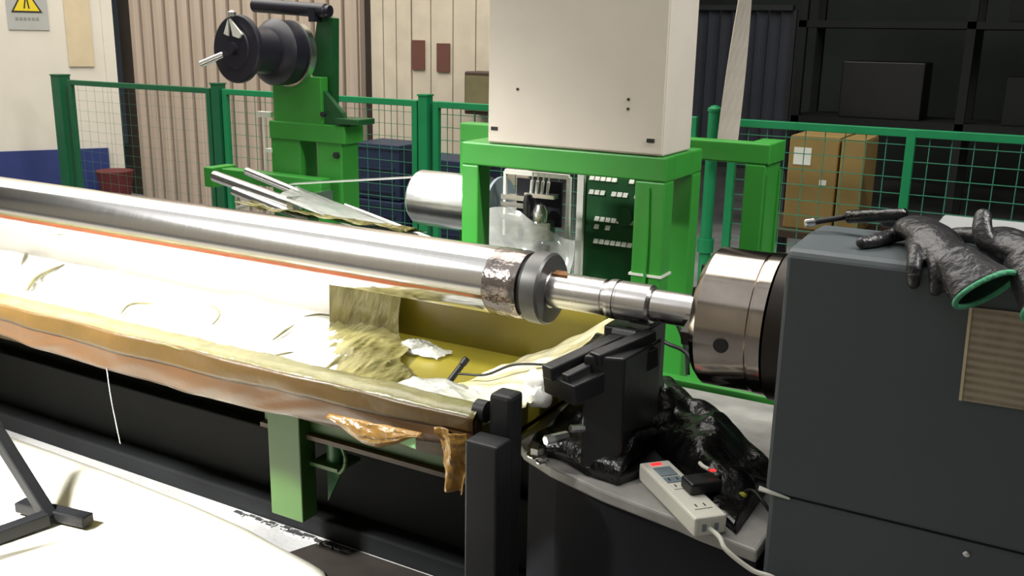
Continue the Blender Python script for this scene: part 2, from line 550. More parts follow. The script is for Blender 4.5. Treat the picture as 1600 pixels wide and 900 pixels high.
def fence_post(xc, r, label, square=True, m='fence', h=1.23):
    t = thing('fence_post', label, 'post', (xc, FY, 0), 'fence posts')
    if square:
        obj('shaft', box(nb(), xc - r, xc + r, FY - r, FY + r, 0.01, h), M[m], t, bevel=0.004)
        obj('cap', box(nb(), xc - r - 0.004, xc + r + 0.004, FY - r - 0.004, FY + r + 0.004, h, h + 0.012), M[m], t)
    else:
        obj('shaft', cyl(nb(), (xc, FY, 0.01), (xc, FY, h), r, 20), M[m], t, smooth=40)
        obj('cap', lathe(nb(), (xc, FY, h), (0, 0, 1), [(0, r + 0.006), (0.015, r + 0.006), (0.03, r * 0.6), (0.035, 0.002)], 20), M[m], t, smooth=40)
        obj('clamp', cyl(nb(), (xc, FY, 0.42), (xc, FY, 0.50), r + 0.014, 20), M[m], t, smooth=40)
    obj('foot_plate', box(nb(), xc - 0.09, xc + 0.09, FY - 0.09, FY + 0.09, 0, 0.012), M[m], t)
    return t


fence_panel(-7.44, -5.76, 'green mesh fence panel in front of the white wall, leftmost', m='fence_dark', wr=0.0014)
fence_panel(-5.63, -3.83, 'green mesh fence panel behind the winder with black reels', wr=0.0034)
fence_panel(-3.70, -1.88, 'green mesh fence panel behind the beige cabinet')
fence_panel(-1.68, 0.62, 'green mesh fence panel on the right in front of the cardboard boxes', (-0.745,))
fence_post(-7.55, 0.055, 'dark green square fence post, leftmost by the white wall', m='fence_dark')
fence_post(-5.685, 0.040, 'green square fence post in front of the tan cladding, left of the black reels', m='fence_dark')
fence_post(-3.77, 0.036, 'green square fence post just left of the beige cabinet')
fence_post(-1.78, 0.034, 'round green fence post with a cap right of the beige cabinet', False, h=1.235)

# ------------------------------------------------------------------ dark hall behind the fence
def carton(x0, x1, y0, y1, z0, z1, label):
    t = thing('cardboard_box', label, 'box', ((x0 + x1) / 2, (y0 + y1) / 2, z0), 'cartons behind the fence')
    obj('carton', box(nb(), x0, x1, y0, y1, z0, z1 - 0.004), M['cardboard'], t, bevel=0.008)
    obj('flap', box(nb(), x0 + 0.005, x1 - 0.005, y0 + 0.004, (y0 + y1) / 2 - 0.003, z1 - 0.004, z1), M['cardboard'], t)
    obj('flap', box(nb(), x0 + 0.005, x1 - 0.005, (y0 + y1) / 2 + 0.003, y1 - 0.004, z1 - 0.004, z1), M['cardboard'], t)
    return t


c1 = carton(-1.43, -1.145, 5.75, 6.15, 0.55, 1.095, 'tall cardboard box with a white label behind the right fence')
obj('shipping_label', box(nb(), -1.40, -1.30, 5.747, 5.75, 0.93, 1.03), M['label_white'], c1, label='white label')
obj('shipping_label', box(nb(), -1.24, -1.20, 5.747, 5.75, 0.82, 0.85), M['label_white'], c1, label='small white label')
carton(-1.13, -0.995, 5.72, 6.10, 0.55, 1.095, 'narrow cardboard box standing right of the labelled tall one')
pal = thing('low_table', 'dark low table under the cardboard boxes behind the fence', 'table', (-1.2, 5.95, 0))
obj('table_top', box(nb(), -1.6, -0.8, 5.65, 6.3, 0.51, 0.55), M['brown_dark'], pal)
for sx in (-1.57, -0.87):
    for sy in (5.68, 6.22):
        obj('leg', box(nb(), sx, sx + 0.05, sy, sy + 0.05, 0, 0.51), M['black_paint'], pal)

# twisted lifting strap hanging beyond the fence
def strapf(u, v):
    z = 1.02 + u * 4.55
    a = R(12 + 62 * min(1, (z - 1.02) / 0.85)) if z < 3 else R(74)
    w = 0.056
    s = (v - 0.5) * 2 * w
    x0 = -1.650 + 0.045 * min(1, (z - 1.02) / 0.85)
    return Vector((x0 + s * math.cos(a - HEAD * 0 + R(0)), 5.25 + s * math.sin(a), z))


bm = grid(nb(), strapf, 40, 3)
tag(obj('lifting_strap', bm, M['strap'], solid=0.006), 'off white webbing strap hanging over the right fence, twisting as it rises', 'strap')

# dim blue strip curtain and a rack in the dark hall
bc = thing('strip_curtain', 'dim blue plastic strip curtain in the dark hall right of the cabinet', 'curtain', (-2.5, 8.0, 0.0))
obj('curtain_rail', box(nb(), -2.95, -2.05, 7.97, 8.03, 1.86, 1.90), M['black_paint'], bc)
for sx in (-2.98, -2.05):
    obj('curtain_post', box(nb(), sx, sx + 0.03, 7.985, 8.015, 0, 1.86), M['black_paint'], bc)
for i in range(9):
    x0 = -2.94 + i * 0.1
    obj('strip', grid(nb(), lambda u, v, x0=x0, i=i: Vector((x0 + u * 0.09, 8.0 + 0.012 * math.sin(u * PI) + (i % 2) * 0.012, 0.72 + v * 1.14)), 4, 6), M['blue_dim'], bc, solid=0.004)
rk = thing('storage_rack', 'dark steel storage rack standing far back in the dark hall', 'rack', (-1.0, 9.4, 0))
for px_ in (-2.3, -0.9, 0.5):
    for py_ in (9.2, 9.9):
        obj('upright', box(nb(), px_, px_ + 0.07, py_, py_ + 0.07, 0, 3.2), M['hall_gloom'], rk)
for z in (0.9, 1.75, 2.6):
    obj('shelf', box(nb(), -2.3, 0.57, 9.2, 9.97, z, z + 0.06), M['hall_gloom'], rk)
for i, (x0, x1, z, h, mm, lab) in enumerate(((-0.60, 0.05, 1.81, 0.45, 'hall_gloom', 'carton coloured for the gloom on the middle shelf of the dark rack'),
                                            (-0.55, 0.2, 0.96, 0.4, 'hall_gloom', 'carton coloured for the gloom on the lower shelf of the dark rack'),
                                            (-1.9, -1.2, 0.96, 0.5, 'rubber', 'carton blackened for the gloom on the lower shelf of the dark rack'))):
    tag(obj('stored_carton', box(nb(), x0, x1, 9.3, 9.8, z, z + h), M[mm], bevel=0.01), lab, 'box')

# light grey low cabinet behind the headstock
gc = thing('side_cabinet', 'light grey topped cabinet behind the charcoal headstock', 'cabinet', (0.0, 2.85, 0))
obj('cabinet_body', box(nb(), -0.26, 0.60, 2.58, 2.98, 0.0, 1.125), M['bed_dark'], gc)
obj('cabinet_top', box(nb(), -0.29, 0.62, 2.55, 3.0, 1.125, 1.155), M['grey_top'], gc, bevel=0.006)
obj('door', box(nb(), -0.24, 0.16, 2.568, 2.58, 0.06, 1.09), M['bed_dark'], gc)
obj('door', box(nb(), 0.17, 0.58, 2.568, 2.58, 0.06, 1.09), M['bed_dark'], gc)

# ------------------------------------------------------------------ green winding machine with the beige cabinet
mf = thing('cabinet_stand', 'bright green square tube frame carrying the beige cabinet behind the roll', 'frame', (-1.48, 3.1, 0))
ZT = 1.265
for x0, x1, y0, y1 in ((-1.87, -1.80, 2.90, 2.985), (-1.205, -1.10, 2.90, 2.98), (-1.205, -1.10, 3.16, 3.24)):
    lg = obj('leg', box(nb(), x0, x1, y0, y1, 0.01, ZT - 0.08), M['green'], mf, bevel=0.006)
    obj('foot_plate', box(nb(), x0 - 0.03, x1 + 0.03, y0 - 0.02, y1 + 0.02, 0, 0.01), M['green'], lg)
obj('front_beam', box(nb(), -1.87, -1.10, 2.90, 2.98, ZT - 0.08, ZT), M['green'], mf, bevel=0.006)
obj('rear_beam', box(nb(), -1.87, -1.10, 3.16, 3.24, ZT - 0.08, ZT), M['green'], mf, bevel=0.006)
for x0 in (-1.87, -1.19):
    obj('side_beam', box(nb(), x0, x0 + 0.09, 2.98, 3.16, ZT - 0.08, ZT), M['green'], mf, bevel=0.004)
obj('lower_rail', box(nb(), -1.80, -1.205, 3.18, 3.22, 0.28, 0.34), M['green'], mf)
# cable along the right post
obj('conduit', tube(nb(), [(-1.155, 2.893, ZT - 0.1), (-1.15, 2.892, 0.95), (-1.158, 2.893, 0.6), (-1.15, 2.892, 0.2)], 0.005), M['green'], mf)
obj('tie_band', box(nb(), -1.21, -1.095, 2.895, 2.985, 0.872, 0.88), M['label_white'], mf)

cb = thing('control_cabinet', 'beige steel control cabinet standing on the green frame', 'cabinet', (-1.43, 3.04, ZT))
obj('housing', box(nb(), -1.765, -1.115, 2.905, 3.155, ZT + 0.002, 2.15), M['cabinet'], cb, bevel=0.006)
fcv = obj('front_cover', box(nb(), -1.760, -1.120, 2.899, 2.905, ZT + 0.008, 2.14), M['cabinet'], cb, bevel=0.002)
for px_, pz_, s in ((-1.735, 1.318, 0.013), (-1.158, 1.315, 0.013)):
    obj('drain_slot', box(nb(), px_ - s, px_ + s, 2.8965, 2.8995, pz_ - 0.006, pz_ + 0.006), M['rubber'], fcv)
for px_, pz_ in ((-1.24, 1.41), (-1.24, 1.44), (-1.645, 1.455)):
    obj('screw', cyl(nb(), (px_, 2.8995, pz_), (px_, 2.895, pz_), 0.0045, 10), M['rubber'], fcv)

bf = thing('rear_stand', 'wider green frame standing behind the beige cabinet', 'frame', (-1.6, 3.6, 0))
obj('top_beam', box(nb(), -2.30, -0.950, 3.55, 3.63, 1.185, 1.262), M['green'], bf, bevel=0.006)
obj('leg', box(nb(), -2.30, -2.22, 3.55, 3.63, 0.01, 1.185), M['green'], bf, bevel=0.006)
obj('leg', box(nb(), -1.040, -0.962, 3.55, 3.755, 0.01, 1.185), M['green'], bf, bevel=0.006)
obj('leg_edge', box(nb(), -0.962, -0.954, 3.555, 3.585, 0.01, 1.15), M['green'], bf)
obj('leg_edge', box(nb(), -0.962, -0.954, 3.725, 3.752, 0.01, 1.15), M['green'], bf)
obj('end_beam', box(nb(), -1.040, -0.950, 3.63, 3.76, 1.185, 1.262), M['green'], bf, bevel=0.004)
obj('low_beam', box(nb(), -2.22, -1.040, 3.57, 3.61, 0.30, 0.38), M['green'], bf)

# green plate with white dashes, the top rows painting lit fence wires, seen through the frame
gp = thing('green_panel', 'dark green cover plate with rows of white dashes inside the frame', 'panel', (-1.55, 3.72, 0.01))
gpl = obj('plate', box(nb(), -1.78, -1.33, 3.72, 3.75, 0.02, 1.10), M['green_dark'], gp, bevel=0.004)
obj('post', box(nb(), -1.47, -1.43, 3.68, 3.72, 0.01, 1.12), M['green_dark'], gp)
obj('post', box(nb(), -1.80, -1.77, 3.70, 3.74, 0.01, 1.16), M['label_white'], gp, label='white post')
for z, x0, x1 in ((0.985, -1.75, -1.49), (1.045, -1.75, -1.52), (0.775, -1.72, -1.52), (0.872, -1.72, -1.52), (0.838, -1.72, -1.62)):
    n = int((x1 - x0) / 0.026)
    for i in range(n):
        if random.random() < 0.12:
            continue
        xx = x0 + i * 0.026
        obj('white_dash', prism(nb(), [(xx, 3.72, z), (xx, 3.708, z), (xx, 3.72, z + 0.018)], (0.021, 0, 0)), M['label_white'], gpl)
obj('round_port', cyl(nb(), (-1.58, 3.72, 0.90), (-1.58, 3.705, 0.90), 0.035, 24), M['green_dark'], gpl, smooth=40)

# silver film roll and its spindle
fr = thing('film_roll', 'large silver film roll left of and behind the green frame', 'roll', (-2.35, 3.42, 0.80))
AX = Vector((-2.42, 3.42, 0.945))
obj('wound_film', lathe(nb(), AX, (1, 0, 0), [(0, 0.108), (0.012, 0.118), (0.34, 0.118), (0.352, 0.110)], 48), M['silver_film'], fr, smooth=35)
obj('end_disc', lathe(nb(), AX + Vector((0.40, 0, 0)), (1, 0, 0), [(0, 0.122), (0.012, 0.122), (0.014, 0.03), (0.02, 0.03)], 40), M['grey_plastic'], fr, smooth=35, label='grey end disc')
obj('spindle', cyl(nb(), AX + Vector((0.01, 0, 0)), AX + Vector((0.55, 0, 0)), 0.018), M['alu'], fr, smooth=40)
obj('spindle_bracket', box(nb(), -2.14, -2.10, 3.38, 3.46, 0.01, 0.97), M['green_dark'], fr)

# wrapping head inside the frame: white frame, blocks, knobs, needles, and the clear film hanging from it
wh = thing('wrapping_head', 'small wrapping head with white frame and metal fittings inside the green frame', 'machine', (-1.92, 3.3, 0.5))
bm = nb()
obj('white_bar', bar(nb(), (-1.945, 3.34, 1.105), (-1.66, 3.34, 1.105), 0.014, 0.018), M['label_white'], wh)
obj('white_bar', bar(nb(), (-1.945, 3.34, 1.105), (-1.945, 3.34, 0.80), 0.012, 0.012), M['label_white'], wh)
obj('white_bar', bar(nb(), (-1.66, 3.34, 1.105), (-1.66, 3.34, 0.72), 0.016, 0.016), M['label_white'], wh)
obj('support_column', box(nb(), -1.90, -1.86, 3.37, 3.42, 0.01, 1.02), M['bed_dark'], wh)
obj('back_plate', box(nb(), -1.90, -1.70, 3.355, 3.37, 0.90, 1.08), M['bed_dark'], wh)
for z in (1.005, 0.975, 0.925):
    obj('guide_block', box(nb(), -1.955, -1.83, 3.325, 3.355, z - 0.010, z + 0.010), M['alu'], wh)
obj('valve_block', box(nb(), -1.84, -1.72, 3.30, 3.355, 0.845, 0.925), M['alu'], wh, bevel=0.006)
obj('valve_dome', lathe(nb(), (-1.755, 3.29, 0.93), (0, 0, 1), [(0, 0.03), (0.04, 0.032), (0.065, 0.02), (0.072, 0.002)], 20), M['alu'], wh, smooth=40)
obj('black_knob', lathe(nb(), (-1.81, 3.28, 0.90), (0, 0, 1), [(0, 0.014), (0.10, 0.016), (0.13, 0.010), (0.135, 0.001)], 16), M['rubber'], wh, smooth=40)
for i in range(4):
    xx = -1.805 + i * 0.024
    obj('nozzle', lathe(nb(), (xx, 3.30, 1.035), (0.1, 0, 1), [(0, 0.005), (0.05, 0.007), (0.052, 0.003), (0.085, 0.003)], 10), M['label_white'], wh)
obj('nozzle_bar', box(nb(), -1.83, -1.70, 3.29, 3.33, 1.02, 1.036), M['alu'], wh)
obj('drive_arm', bar(nb(), (-1.96, 3.30, 0.84), (-1.72, 3.30, 0.82), 0.02, 0.028), M['bed_dark'], wh)


def drape(u, v):
    x = -2.04 + u * 0.46
    z = 0.93 - v * 0.34 + 0.05 * math.sin(u * 5) * (1 - v)
    y = 3.24 + 0.03 * nz3(x, z, 0.3, 9) + 0.02 * ridge(x, z, 2.0, 5) - v * 0.10
    return Vector((x, y, z))


tag(obj('clear_film', grid(nb(), drape, 34, 26), M['clear'], smooth=180), 'clear crumpled film hanging from the wrapping head inside the frame', 'film')

# small hoses at the foot of the frame
for i, pts in enumerate((((-1.10, 2.85, 0.80), (-1.02, 2.83, 0.77), (-0.97, 2.82, 0.68), (-0.95, 2.80, 0.60)),
                         ((-1.08, 2.82, 0.70), (-1.02, 2.80, 0.69), (-0.96, 2.80, 0.67), (-0.90, 2.78, 0.60)))):
    tag(obj('black_hose', tube(nb(), pts, 0.007), M['rubber'], smooth=60), ('upper' if i == 0 else 'lower') + ' thin black hose curling at the frame foot left of the chuck', 'hose')

# ------------------------------------------------------------------ winder tower with the black reels
tw = thing('reel_winder', 'green winder tower with two black reels behind the roll', 'machine', (-3.57, 4.0, 0))
obj('column', box(nb(), -3.83, -3.62, 4.0, 4.14, 0.01, 1.10), M['green'], tw, bevel=0.006)
obj('column', box(nb(), -3.50, -3.33, 4.0, 4.14, 0.01, 1.10), M['green'], tw, bevel=0.006)
obj('head_plate', box(nb(), -3.83, -3.30, 3.99, 4.15, 1.06, 1.155), M['green'], tw, bevel=0.006)
obj('upright_plate', box(nb(), -3.80, -3.46, 4.0, 4.06, 1.15, 1.40), M['green'], tw, bevel=0.005)
obj('arm_plate', prism(nb(), [(-3.52, 4.065, 1.15), (-3.44, 4.065, 1.15), (-3.42, 4.065, 1.70), (-3.52, 4.065, 1.72), (-3.58, 4.065, 1.45)], (0, 0.05, 0)), M['green_dark'], tw)
obj('gusset', prism(nb(), [(-3.46, 4.02, 1.15), (-3.30, 4.02, 1.15), (-3.34, 4.02, 1.22), (-3.46, 4.02, 1.33)], (0, 0.03, 0)), M['green_dark'], tw)
obj('side_ledge', box(nb(), -3.36, -3.20, 3.98, 4.12, 1.165, 1.195), M['green_dark'], tw, bevel=0.004)
obj('base_plate', box(nb(), -3.95, -3.20, 3.9, 4.3, 0, 0.012), M['green'], tw)
obj('bolt', cyl(nb(), (-3.36, 4.0, 1.0), (-3.36, 3.98, 1.0), 0.018, 6), M['reel_black'], tw)
obj('bolt', cyl(nb(), (-3.44, 4.0, 1.21), (-3.44, 3.98, 1.21), 0.015, 6), M['reel_black'], tw)
# reel: front disc towards the camera left, wide drum, rear disc; axis level, pointing left
ra = Vector((-3.66, 4.0, 1.515))
rd = Vector((-0.06, -1.0, 0.07)).normalized()
rl = obj('reel_drum', lathe(nb(), ra + rd * 0.02, rd, [(0, 0.09), (0.02, 0.165), (0.10, 0.170), (0.14, 0.14), (0.15, 0.115), (0.34, 0.110)], 48), M['reel_black'], tw, smooth=35)
dk = obj('reel_disc', lathe(nb(), ra + rd * 0.34, rd, [(0, 0.09), (0.0, 0.160), (0.008, 0.168), (0.028, 0.168), (0.034, 0.160), (0.036, 0.10), (0.042, 0.095), (0.044, 0.03), (0.07, 0.028)], 48), M['reel_black'], tw, smooth=35)
cl = ra + rd * 0.385
sidev = Vector((-rd.y, rd.x, 0)).normalized()
obj('clamp_plate', prism(nb(), [cl + sidev * -0.01 + Vector((0, 0, 0.145)), cl + sidev * 0.075 + Vector((0, 0, 0.07)), cl + sidev * 0.05 + Vector((0, 0, 0.05)), cl + sidev * 0.01 + Vector((0, 0, 0.06))], rd * 0.012), M['label_white'], dk, label='bright clamp plate')
obj('clamp_plate', prism(nb(), [cl + sidev * -0.02 + Vector((0, 0, 0.14)), cl + sidev * -0.025 + Vector((0, 0, 0.06)), cl + sidev * -0.055 + Vector((0, 0, 0.07))], rd * 0.012), M['label_white'], dk, label='bright clamp plate')
obj('crank_handle', cyl(nb(), cl - sidev * 0.075 + Vector((0, 0, -0.03)), cl - sidev * 0.195 + rd * 0.05 + Vector((0, 0, -0.085)), 0.017, 16, 0.004), M['alu'], dk, smooth=40, label='bright crank handle')
obj('end_knob', lathe(nb(), cl + Vector((0, 0, 0.155)), (0, 0, 1), [(0, 0.02), (0.02, 0.022), (0.03, 0.005)], 14), M['alu'], dk, smooth=40)
obj('drum_rim', lathe(nb(), ra + rd * -0.03, rd, [(0, 0.10), (0.01, 0.172), (0.05, 0.172), (0.06, 0.13)], 48), M['silver_film'], rl, smooth=35, label='silver film on the drum')
obj('top_roller', lathe(nb(), (-3.90, 3.99, 1.762), (0.52, 0.05, -0.03), [(0, 0.030), (0.006, 0.036), (0.46, 0.036), (0.466, 0.028), (0.475, 0.03), (0.49, 0.03)], 28), M['reel_black'], tw, smooth=35)
obj('roller_fork', box(nb(), -3.52, -3.48, 3.99, 4.05, 1.68, 1.75), M['reel_black'], tw)
# lower arm with aluminium guide rollers
obj('lower_arm', box(nb(), -4.08, -3.36, 3.86, 3.94, 0.815, 0.885), M['green'], tw, bevel=0.005)
obj('arm_cap', box(nb(), -4.15, -4.08, 3.80, 3.98, 0.785, 0.895), M['green'], tw, bevel=0.006)
for p, q, r in (((-3.98, 3.72, 0.868), (-3.30, 3.62, 0.785), 0.030), ((-3.84, 3.82, 0.895), (-3.26, 3.70, 0.815), 0.022), ((-3.78, 3.66, 0.815), (-3.16, 3.55, 0.735), 0.024)):
    obj('guide_roller', cyl(nb(), p, q, r, 20, 0.004), M['alu'], tw, smooth=40)
obj('roller_bracket', box(nb(), -3.34, -3.30, 3.58, 3.88, 0.775, 0.835), M['alu'], tw)
obj('tie_rod', cyl(nb(), (-4.01, 3.90, 0.665), (-3.66, 3.88, 0.775), 0.011, 12), M['label_white'], tw, smooth=40)
obj('white_pin', box(nb(), -3.92, -3.83, 3.99, 4.03, 1.17, 1.20), M['label_white'], tw)
obj('white_pin', box(nb(), -3.87, -3.82, 3.99, 4.03, 0.98, 1.0), M['label_white'], tw)
obj('hanging_cord', tube(nb(), [(-3.87, 3.99, 1.18), (-3.86, 3.98, 0.95), (-3.87, 3.98, 0.7)], 0.004), M['label_white'], tw)
tag(obj('guide_rod', cyl(nb(), (-3.15, 3.80, 0.78), (-2.56, 3.80, 0.655), 0.013, 14), M['alu'], smooth=40), 'long bare metal rod slanting from the winder to the silver roll', 'rod')
tag(obj('film_web', grid(nb(), lambda u, v: Vector((-3.38 + u * 0.86, 3.62 - u * 0.08 + v * 0.10, 0.885 + u * 0.12 + 0.004 * math.sin(v * 3))), 20, 4), M['clear'], smooth=180, solid=0.001), 'narrow clear film web stretched from winder to silver roll', 'film')
tag(obj('film_scrap', grid(nb(), lambda u, v: Vector((-3.62 + u * 1.05, 3.50 + 0.20 * v + 0.03 * nz3(u, v, 1, 5), 0.775 - 0.02 * u - 0.05 * v * v + 0.02 * ridge(u, v, 4, 6))), 30, 10), M['film_gold'], smooth=60, solid=0.001), 'loose yellowish film lying below the guide rollers behind the roll', 'film')
tag(obj('machine_table', box(nb(), -3.72, -2.40, 3.46, 3.78, 0.58, 0.655), M['green_dark'], bevel=0.006), 'dark green bench under the loose yellowish film', 'bench')


def slopef(u, v):
    x = -3.40 + u * 0.80
    return Vector((x, 3.56 + v * 0.16 - 0.05 * u, 0.835 - 0.15 * u + 0.03 * v + 0.012 * nz3(x, v, 2, 6)))


tag(obj('film_web', grid(nb(), slopef, 30, 8), M['clear'], smooth=60, solid=0.001), 'wide clear film sloping from the guide rollers down to the roll', 'film')

# ------------------------------------------------------------------ black machine base under the tray
mb = thing('black_bedplate', 'long black machine base on the floor behind the tray stand', 'machine', (-3.2, 2.6, 0))
obj('plinth', box(nb(), -6.4, -1.20, 2.22, 2.86, 0, 0.07), M['black_base'], mb, bevel=0.008)
obj('side_beam', box(nb(), -6.4, -1.20, 2.36, 2.44, 0.07, 0.52), M['black_base'], mb)
obj('upper_rail', box(nb(), -6.4, -1.20, 2.30, 2.37, 0.47, 0.53), M['black_base'], mb, bevel=0.008)
obj('lower_apron', box(nb(), -6.4, -1.20, 2.30, 2.36, 0.07, 0.30), M['black_base'], mb, bevel=0.006)
obj('back_beam', box(nb(), -6.4, -1.20, 2.76, 2.84, 0.07, 0.60), M['black_base'], mb)
bm = nb()
for i in range(46):
    x = -2.36 + 0.52 * random.random() ** 0.8
    s = random.uniform(0.003, 0.009)
    y = 2.205 - random.uniform(0, 0.015)
    box(bm, x - s * 1.8, x + s * 1.8, y - s, y + s, 0.0, s)
o = tag(obj('metal_swarf', bm, M['alu']), 'line of bright metal chips along the foot of the black base', 'chips')
o['kind'] = 'stuff'

# ------------------------------------------------------------------ tray under the roll
TX0, TX1 = -6.2, -1.10
tr_ = thing('film_tray', 'long trough lined with yellow film beneath the steel roll', 'tray', (-3.4, 2.1, 0.65))
obj('floor_panel', box(nb(), TX0, TX1, 1.80, 2.47, 0.662, 0.675), M['film_yellow'], tr_)
obj('hidden_reflector', prism(nb(), [(TX0, 1.83, 0.676), (TX0, 1.985, 0.676), (TX0, 1.985, 0.679), (TX0, 1.89, 0.682), (TX0, 1.845, 0.765), (TX0, 1.838, 0.765)], (TX1 - TX0 - 0.3, 0, 0)), M['orange_reflector'], tr_, label='unseen orange reflector strip inside the front rim')  # added out of view so the roll mirrors an orange band
obj('back_wall', box(nb(), TX0, TX1, 2.47, 2.485, 0.655, 0.865), M['film_yellow'], tr_)
obj('end_wall', box(nb(), TX1 - 0.015, TX1, 1.80, 2.47, 0.655, 0.745), M['film_yellow'], tr_)


def rimf(u, v):     # film folded over the front rim: inner slope, crest, outer lip
    x = TX0 + u * (TX1 - TX0)
    pts = ((1.845, 0.755), (1.844, 0.768), (1.840, 0.780), (1.822, 0.788), (1.772, 0.788), (1.757, 0.775))
    k = v * (len(pts) - 1)
    i = min(int(k), len(pts) - 2)
    t = k - i
    y = pts[i][0] * (1 - t) + pts[i + 1][0] * t
    z = pts[i][1] * (1 - t) + pts[i + 1][1] * t
    w = 0.006 * nz3(x, v, 0, 7) + 0.003 * nz3(x, v * 3, 5, 22)
    return Vector((x, y + w, z + w * 0.8))


obj('front_rim', grid(nb(), rimf, 300, 10), M['film_rim'], tr_, smooth=60, solid=0.003)


def skirtf(u, v):   # amber film hanging over the front
    x = TX0 + u * (TX1 - TX0)
    dep = 0.105 + 0.030 * math.exp(-((x + 2.05) / 0.55) ** 2) + 0.012 * nz3(x, 0, 2, 2.2)
    if x > -1.42:
        dep *= 1 - 0.25 * min(1, (x + 1.42) / 0.25)
    z = 0.782 - v * dep
    y = 1.757 - 0.006 * math.sin(v * PI) + 0.010 * nz3(x, v * 0.4, 1, 5) + 0.006 * ridge(x * 0.6, v * 0.5 + x, 3, 6) * v
    return Vector((x, y, z))


obj('film_skirt', grid(nb(), skirtf, 320, 12), M['skirt_pink'], tr_, smooth=70, solid=0.002, label='pinkish brown film skirt')


def bandf(u, v):
    x = TX0 + u * (TX1 - TX0)
    p = skirtf(u, v * (0.46 + 0.10 * nz3(x, 0, 6, 1.5)))
    return Vector((p.x, p.y - 0.0030, p.z + 0.001))


obj('film_band', grid(nb(), bandf, 300, 6), M['kraft'], tr_, smooth=70, solid=0.0015, label='amber film band below the rim')
# trough side sheet behind the skirt
obj('front_wall', box(nb(), TX0, TX1, 1.775, 1.80, 0.655, 0.770), M['kraft'], tr_)

# white film lying in the left of the trough
def whitef(u, v):
    x1 = -2.08 + 0.46 * (1 - v) + 0.035 * nz3(v * 4, 0, 8, 1.5)
    x = -6.1 + u * (x1 + 6.1)
    if v < 0.85:
        t = v / 0.85
        y, z = 1.945 + 0.505 * t, 0.687
    else:
        t = (v - 0.85) / 0.15
        y, z = 2.450 + 0.012 * t, 0.687 + 0.16 * t
    w = (0.010 * (ridge(x, y * 1.6, 0, 3.2) - 0.3) + 0.006 * nz3(x + y, y - x, 3, 9)) * 0.5
    a = max(0.0, ridge(x * 0.9 - y * 0.8, y * 0.35, 7, 4.0) - 0.8) * 0.07
    return Vector((x, y, z + 0.010 + max(-0.008, w + a)))


tag(obj('white_film', grid(nb(), whitef, 420, 46), M['film_white'], smooth=60, solid=0.0015), 'white wrinkled film spread in the left of the trough', 'film')


wf = bpy.data.objects['white_film']
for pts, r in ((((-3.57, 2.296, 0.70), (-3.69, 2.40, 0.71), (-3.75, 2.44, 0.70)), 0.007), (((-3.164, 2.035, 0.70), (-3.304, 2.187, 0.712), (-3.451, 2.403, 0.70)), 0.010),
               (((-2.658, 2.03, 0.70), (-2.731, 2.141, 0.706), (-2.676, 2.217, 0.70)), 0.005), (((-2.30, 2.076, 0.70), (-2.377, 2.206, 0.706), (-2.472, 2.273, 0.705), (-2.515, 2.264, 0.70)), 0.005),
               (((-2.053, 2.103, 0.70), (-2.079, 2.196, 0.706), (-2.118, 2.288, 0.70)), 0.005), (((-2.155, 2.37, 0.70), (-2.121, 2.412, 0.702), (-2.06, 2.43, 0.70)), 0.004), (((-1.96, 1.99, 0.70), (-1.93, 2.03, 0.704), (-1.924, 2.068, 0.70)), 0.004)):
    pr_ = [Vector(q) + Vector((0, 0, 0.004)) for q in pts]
    obj('fold', tube(nb(), pr_, lambda t, r=r: r * (0.25 + 0.75 * math.sin(PI * t))), M['film_rim'], wf, smooth=60, label='raised fold, crease shade in olive')  # olive colour puts crease shade on the white film


# crinkled golden film bunched right of the white film
def bunchf(u, v):
    y = 1.86 + v * 0.58
    x0 = -2.10 + 0.46 * (1 - v)
    x1 = x0 + 0.30 + 0.03 * nz3(v, 0, 1, 6)
    x = x0 + u * (x1 - x0)
    z = 0.684 + 0.010 * (1 + nz3(x, y, 0, 6)) + 0.022 * max(0, ridge(x * 3.2 + y * 0.8, y * 0.45, 2, 6)) * math.sin(u * PI) + 0.006 * ridge(x * 4 + y, y * 0.6, 5, 11)
    if v > 0.9:
        z += (v - 0.9) * 1.2
    return Vector((x, y, z))


tag(obj('crinkled_film', grid(nb(), bunchf, 80, 80), M['film_gold'], smooth=40, solid=0.001), 'crinkled golden film bunched at the edge of the white film', 'film')


def crumple(cx, cy, cz, sx, sy, h, seed, nu=40, nv=34, fr=11):
    def f(u, v):
        a, c = u - 0.5, v - 0.5
        e = max(0, 1 - (2 * math.hypot(a, c)) ** 2)
        x = cx + a * sx + 0.015 * nz3(u, v, seed, 6)
        y = cy + c * sy + 0.015 * nz3(u, v, seed + 3, 6)
        z = cz + h * e * (0.55 + 0.6 * ridge(u, v, seed, fr * 0.35)) + 0.012 * nz3(u, v, seed, fr) * e
        return Vector((x, y, max(cz, z)))
    return grid(nb(), f, nu, nv)


tag(obj('clear_film_scrap', crumple(-1.36, 2.0, 0.690, 0.42, 0.24, 0.045, 3.3, 60, 50, 12), M['clear'], smooth=25, solid=0.001), 'clear crumpled film at the front right corner of the trough', 'film')
tag(obj('clear_film_scrap', crumple(-1.66, 2.34, 0.684, 0.20, 0.09, 0.028, 8.1, 40, 30, 11), M['clear'], smooth=25, solid=0.001), 'small glinting clear film lying on the yellow trough floor', 'film')


# film drawn up over the right end of the trough to the steady rest
def endf(u, v):
    y = 1.90 + v * 0.58
    x = -1.37 + u * 0.33 - 0.02 * math.sin(v * 5)
    z = 0.688 + 0.19 * u ** 1.3 * (0.35 + 0.65 * v) + 0.016 * ridge(x * 0.6, y * 1.6, 4, 7) * (0.3 + u) + 0.01 * nz3(x, y, 2, 14)
    return Vector((x, y, z))


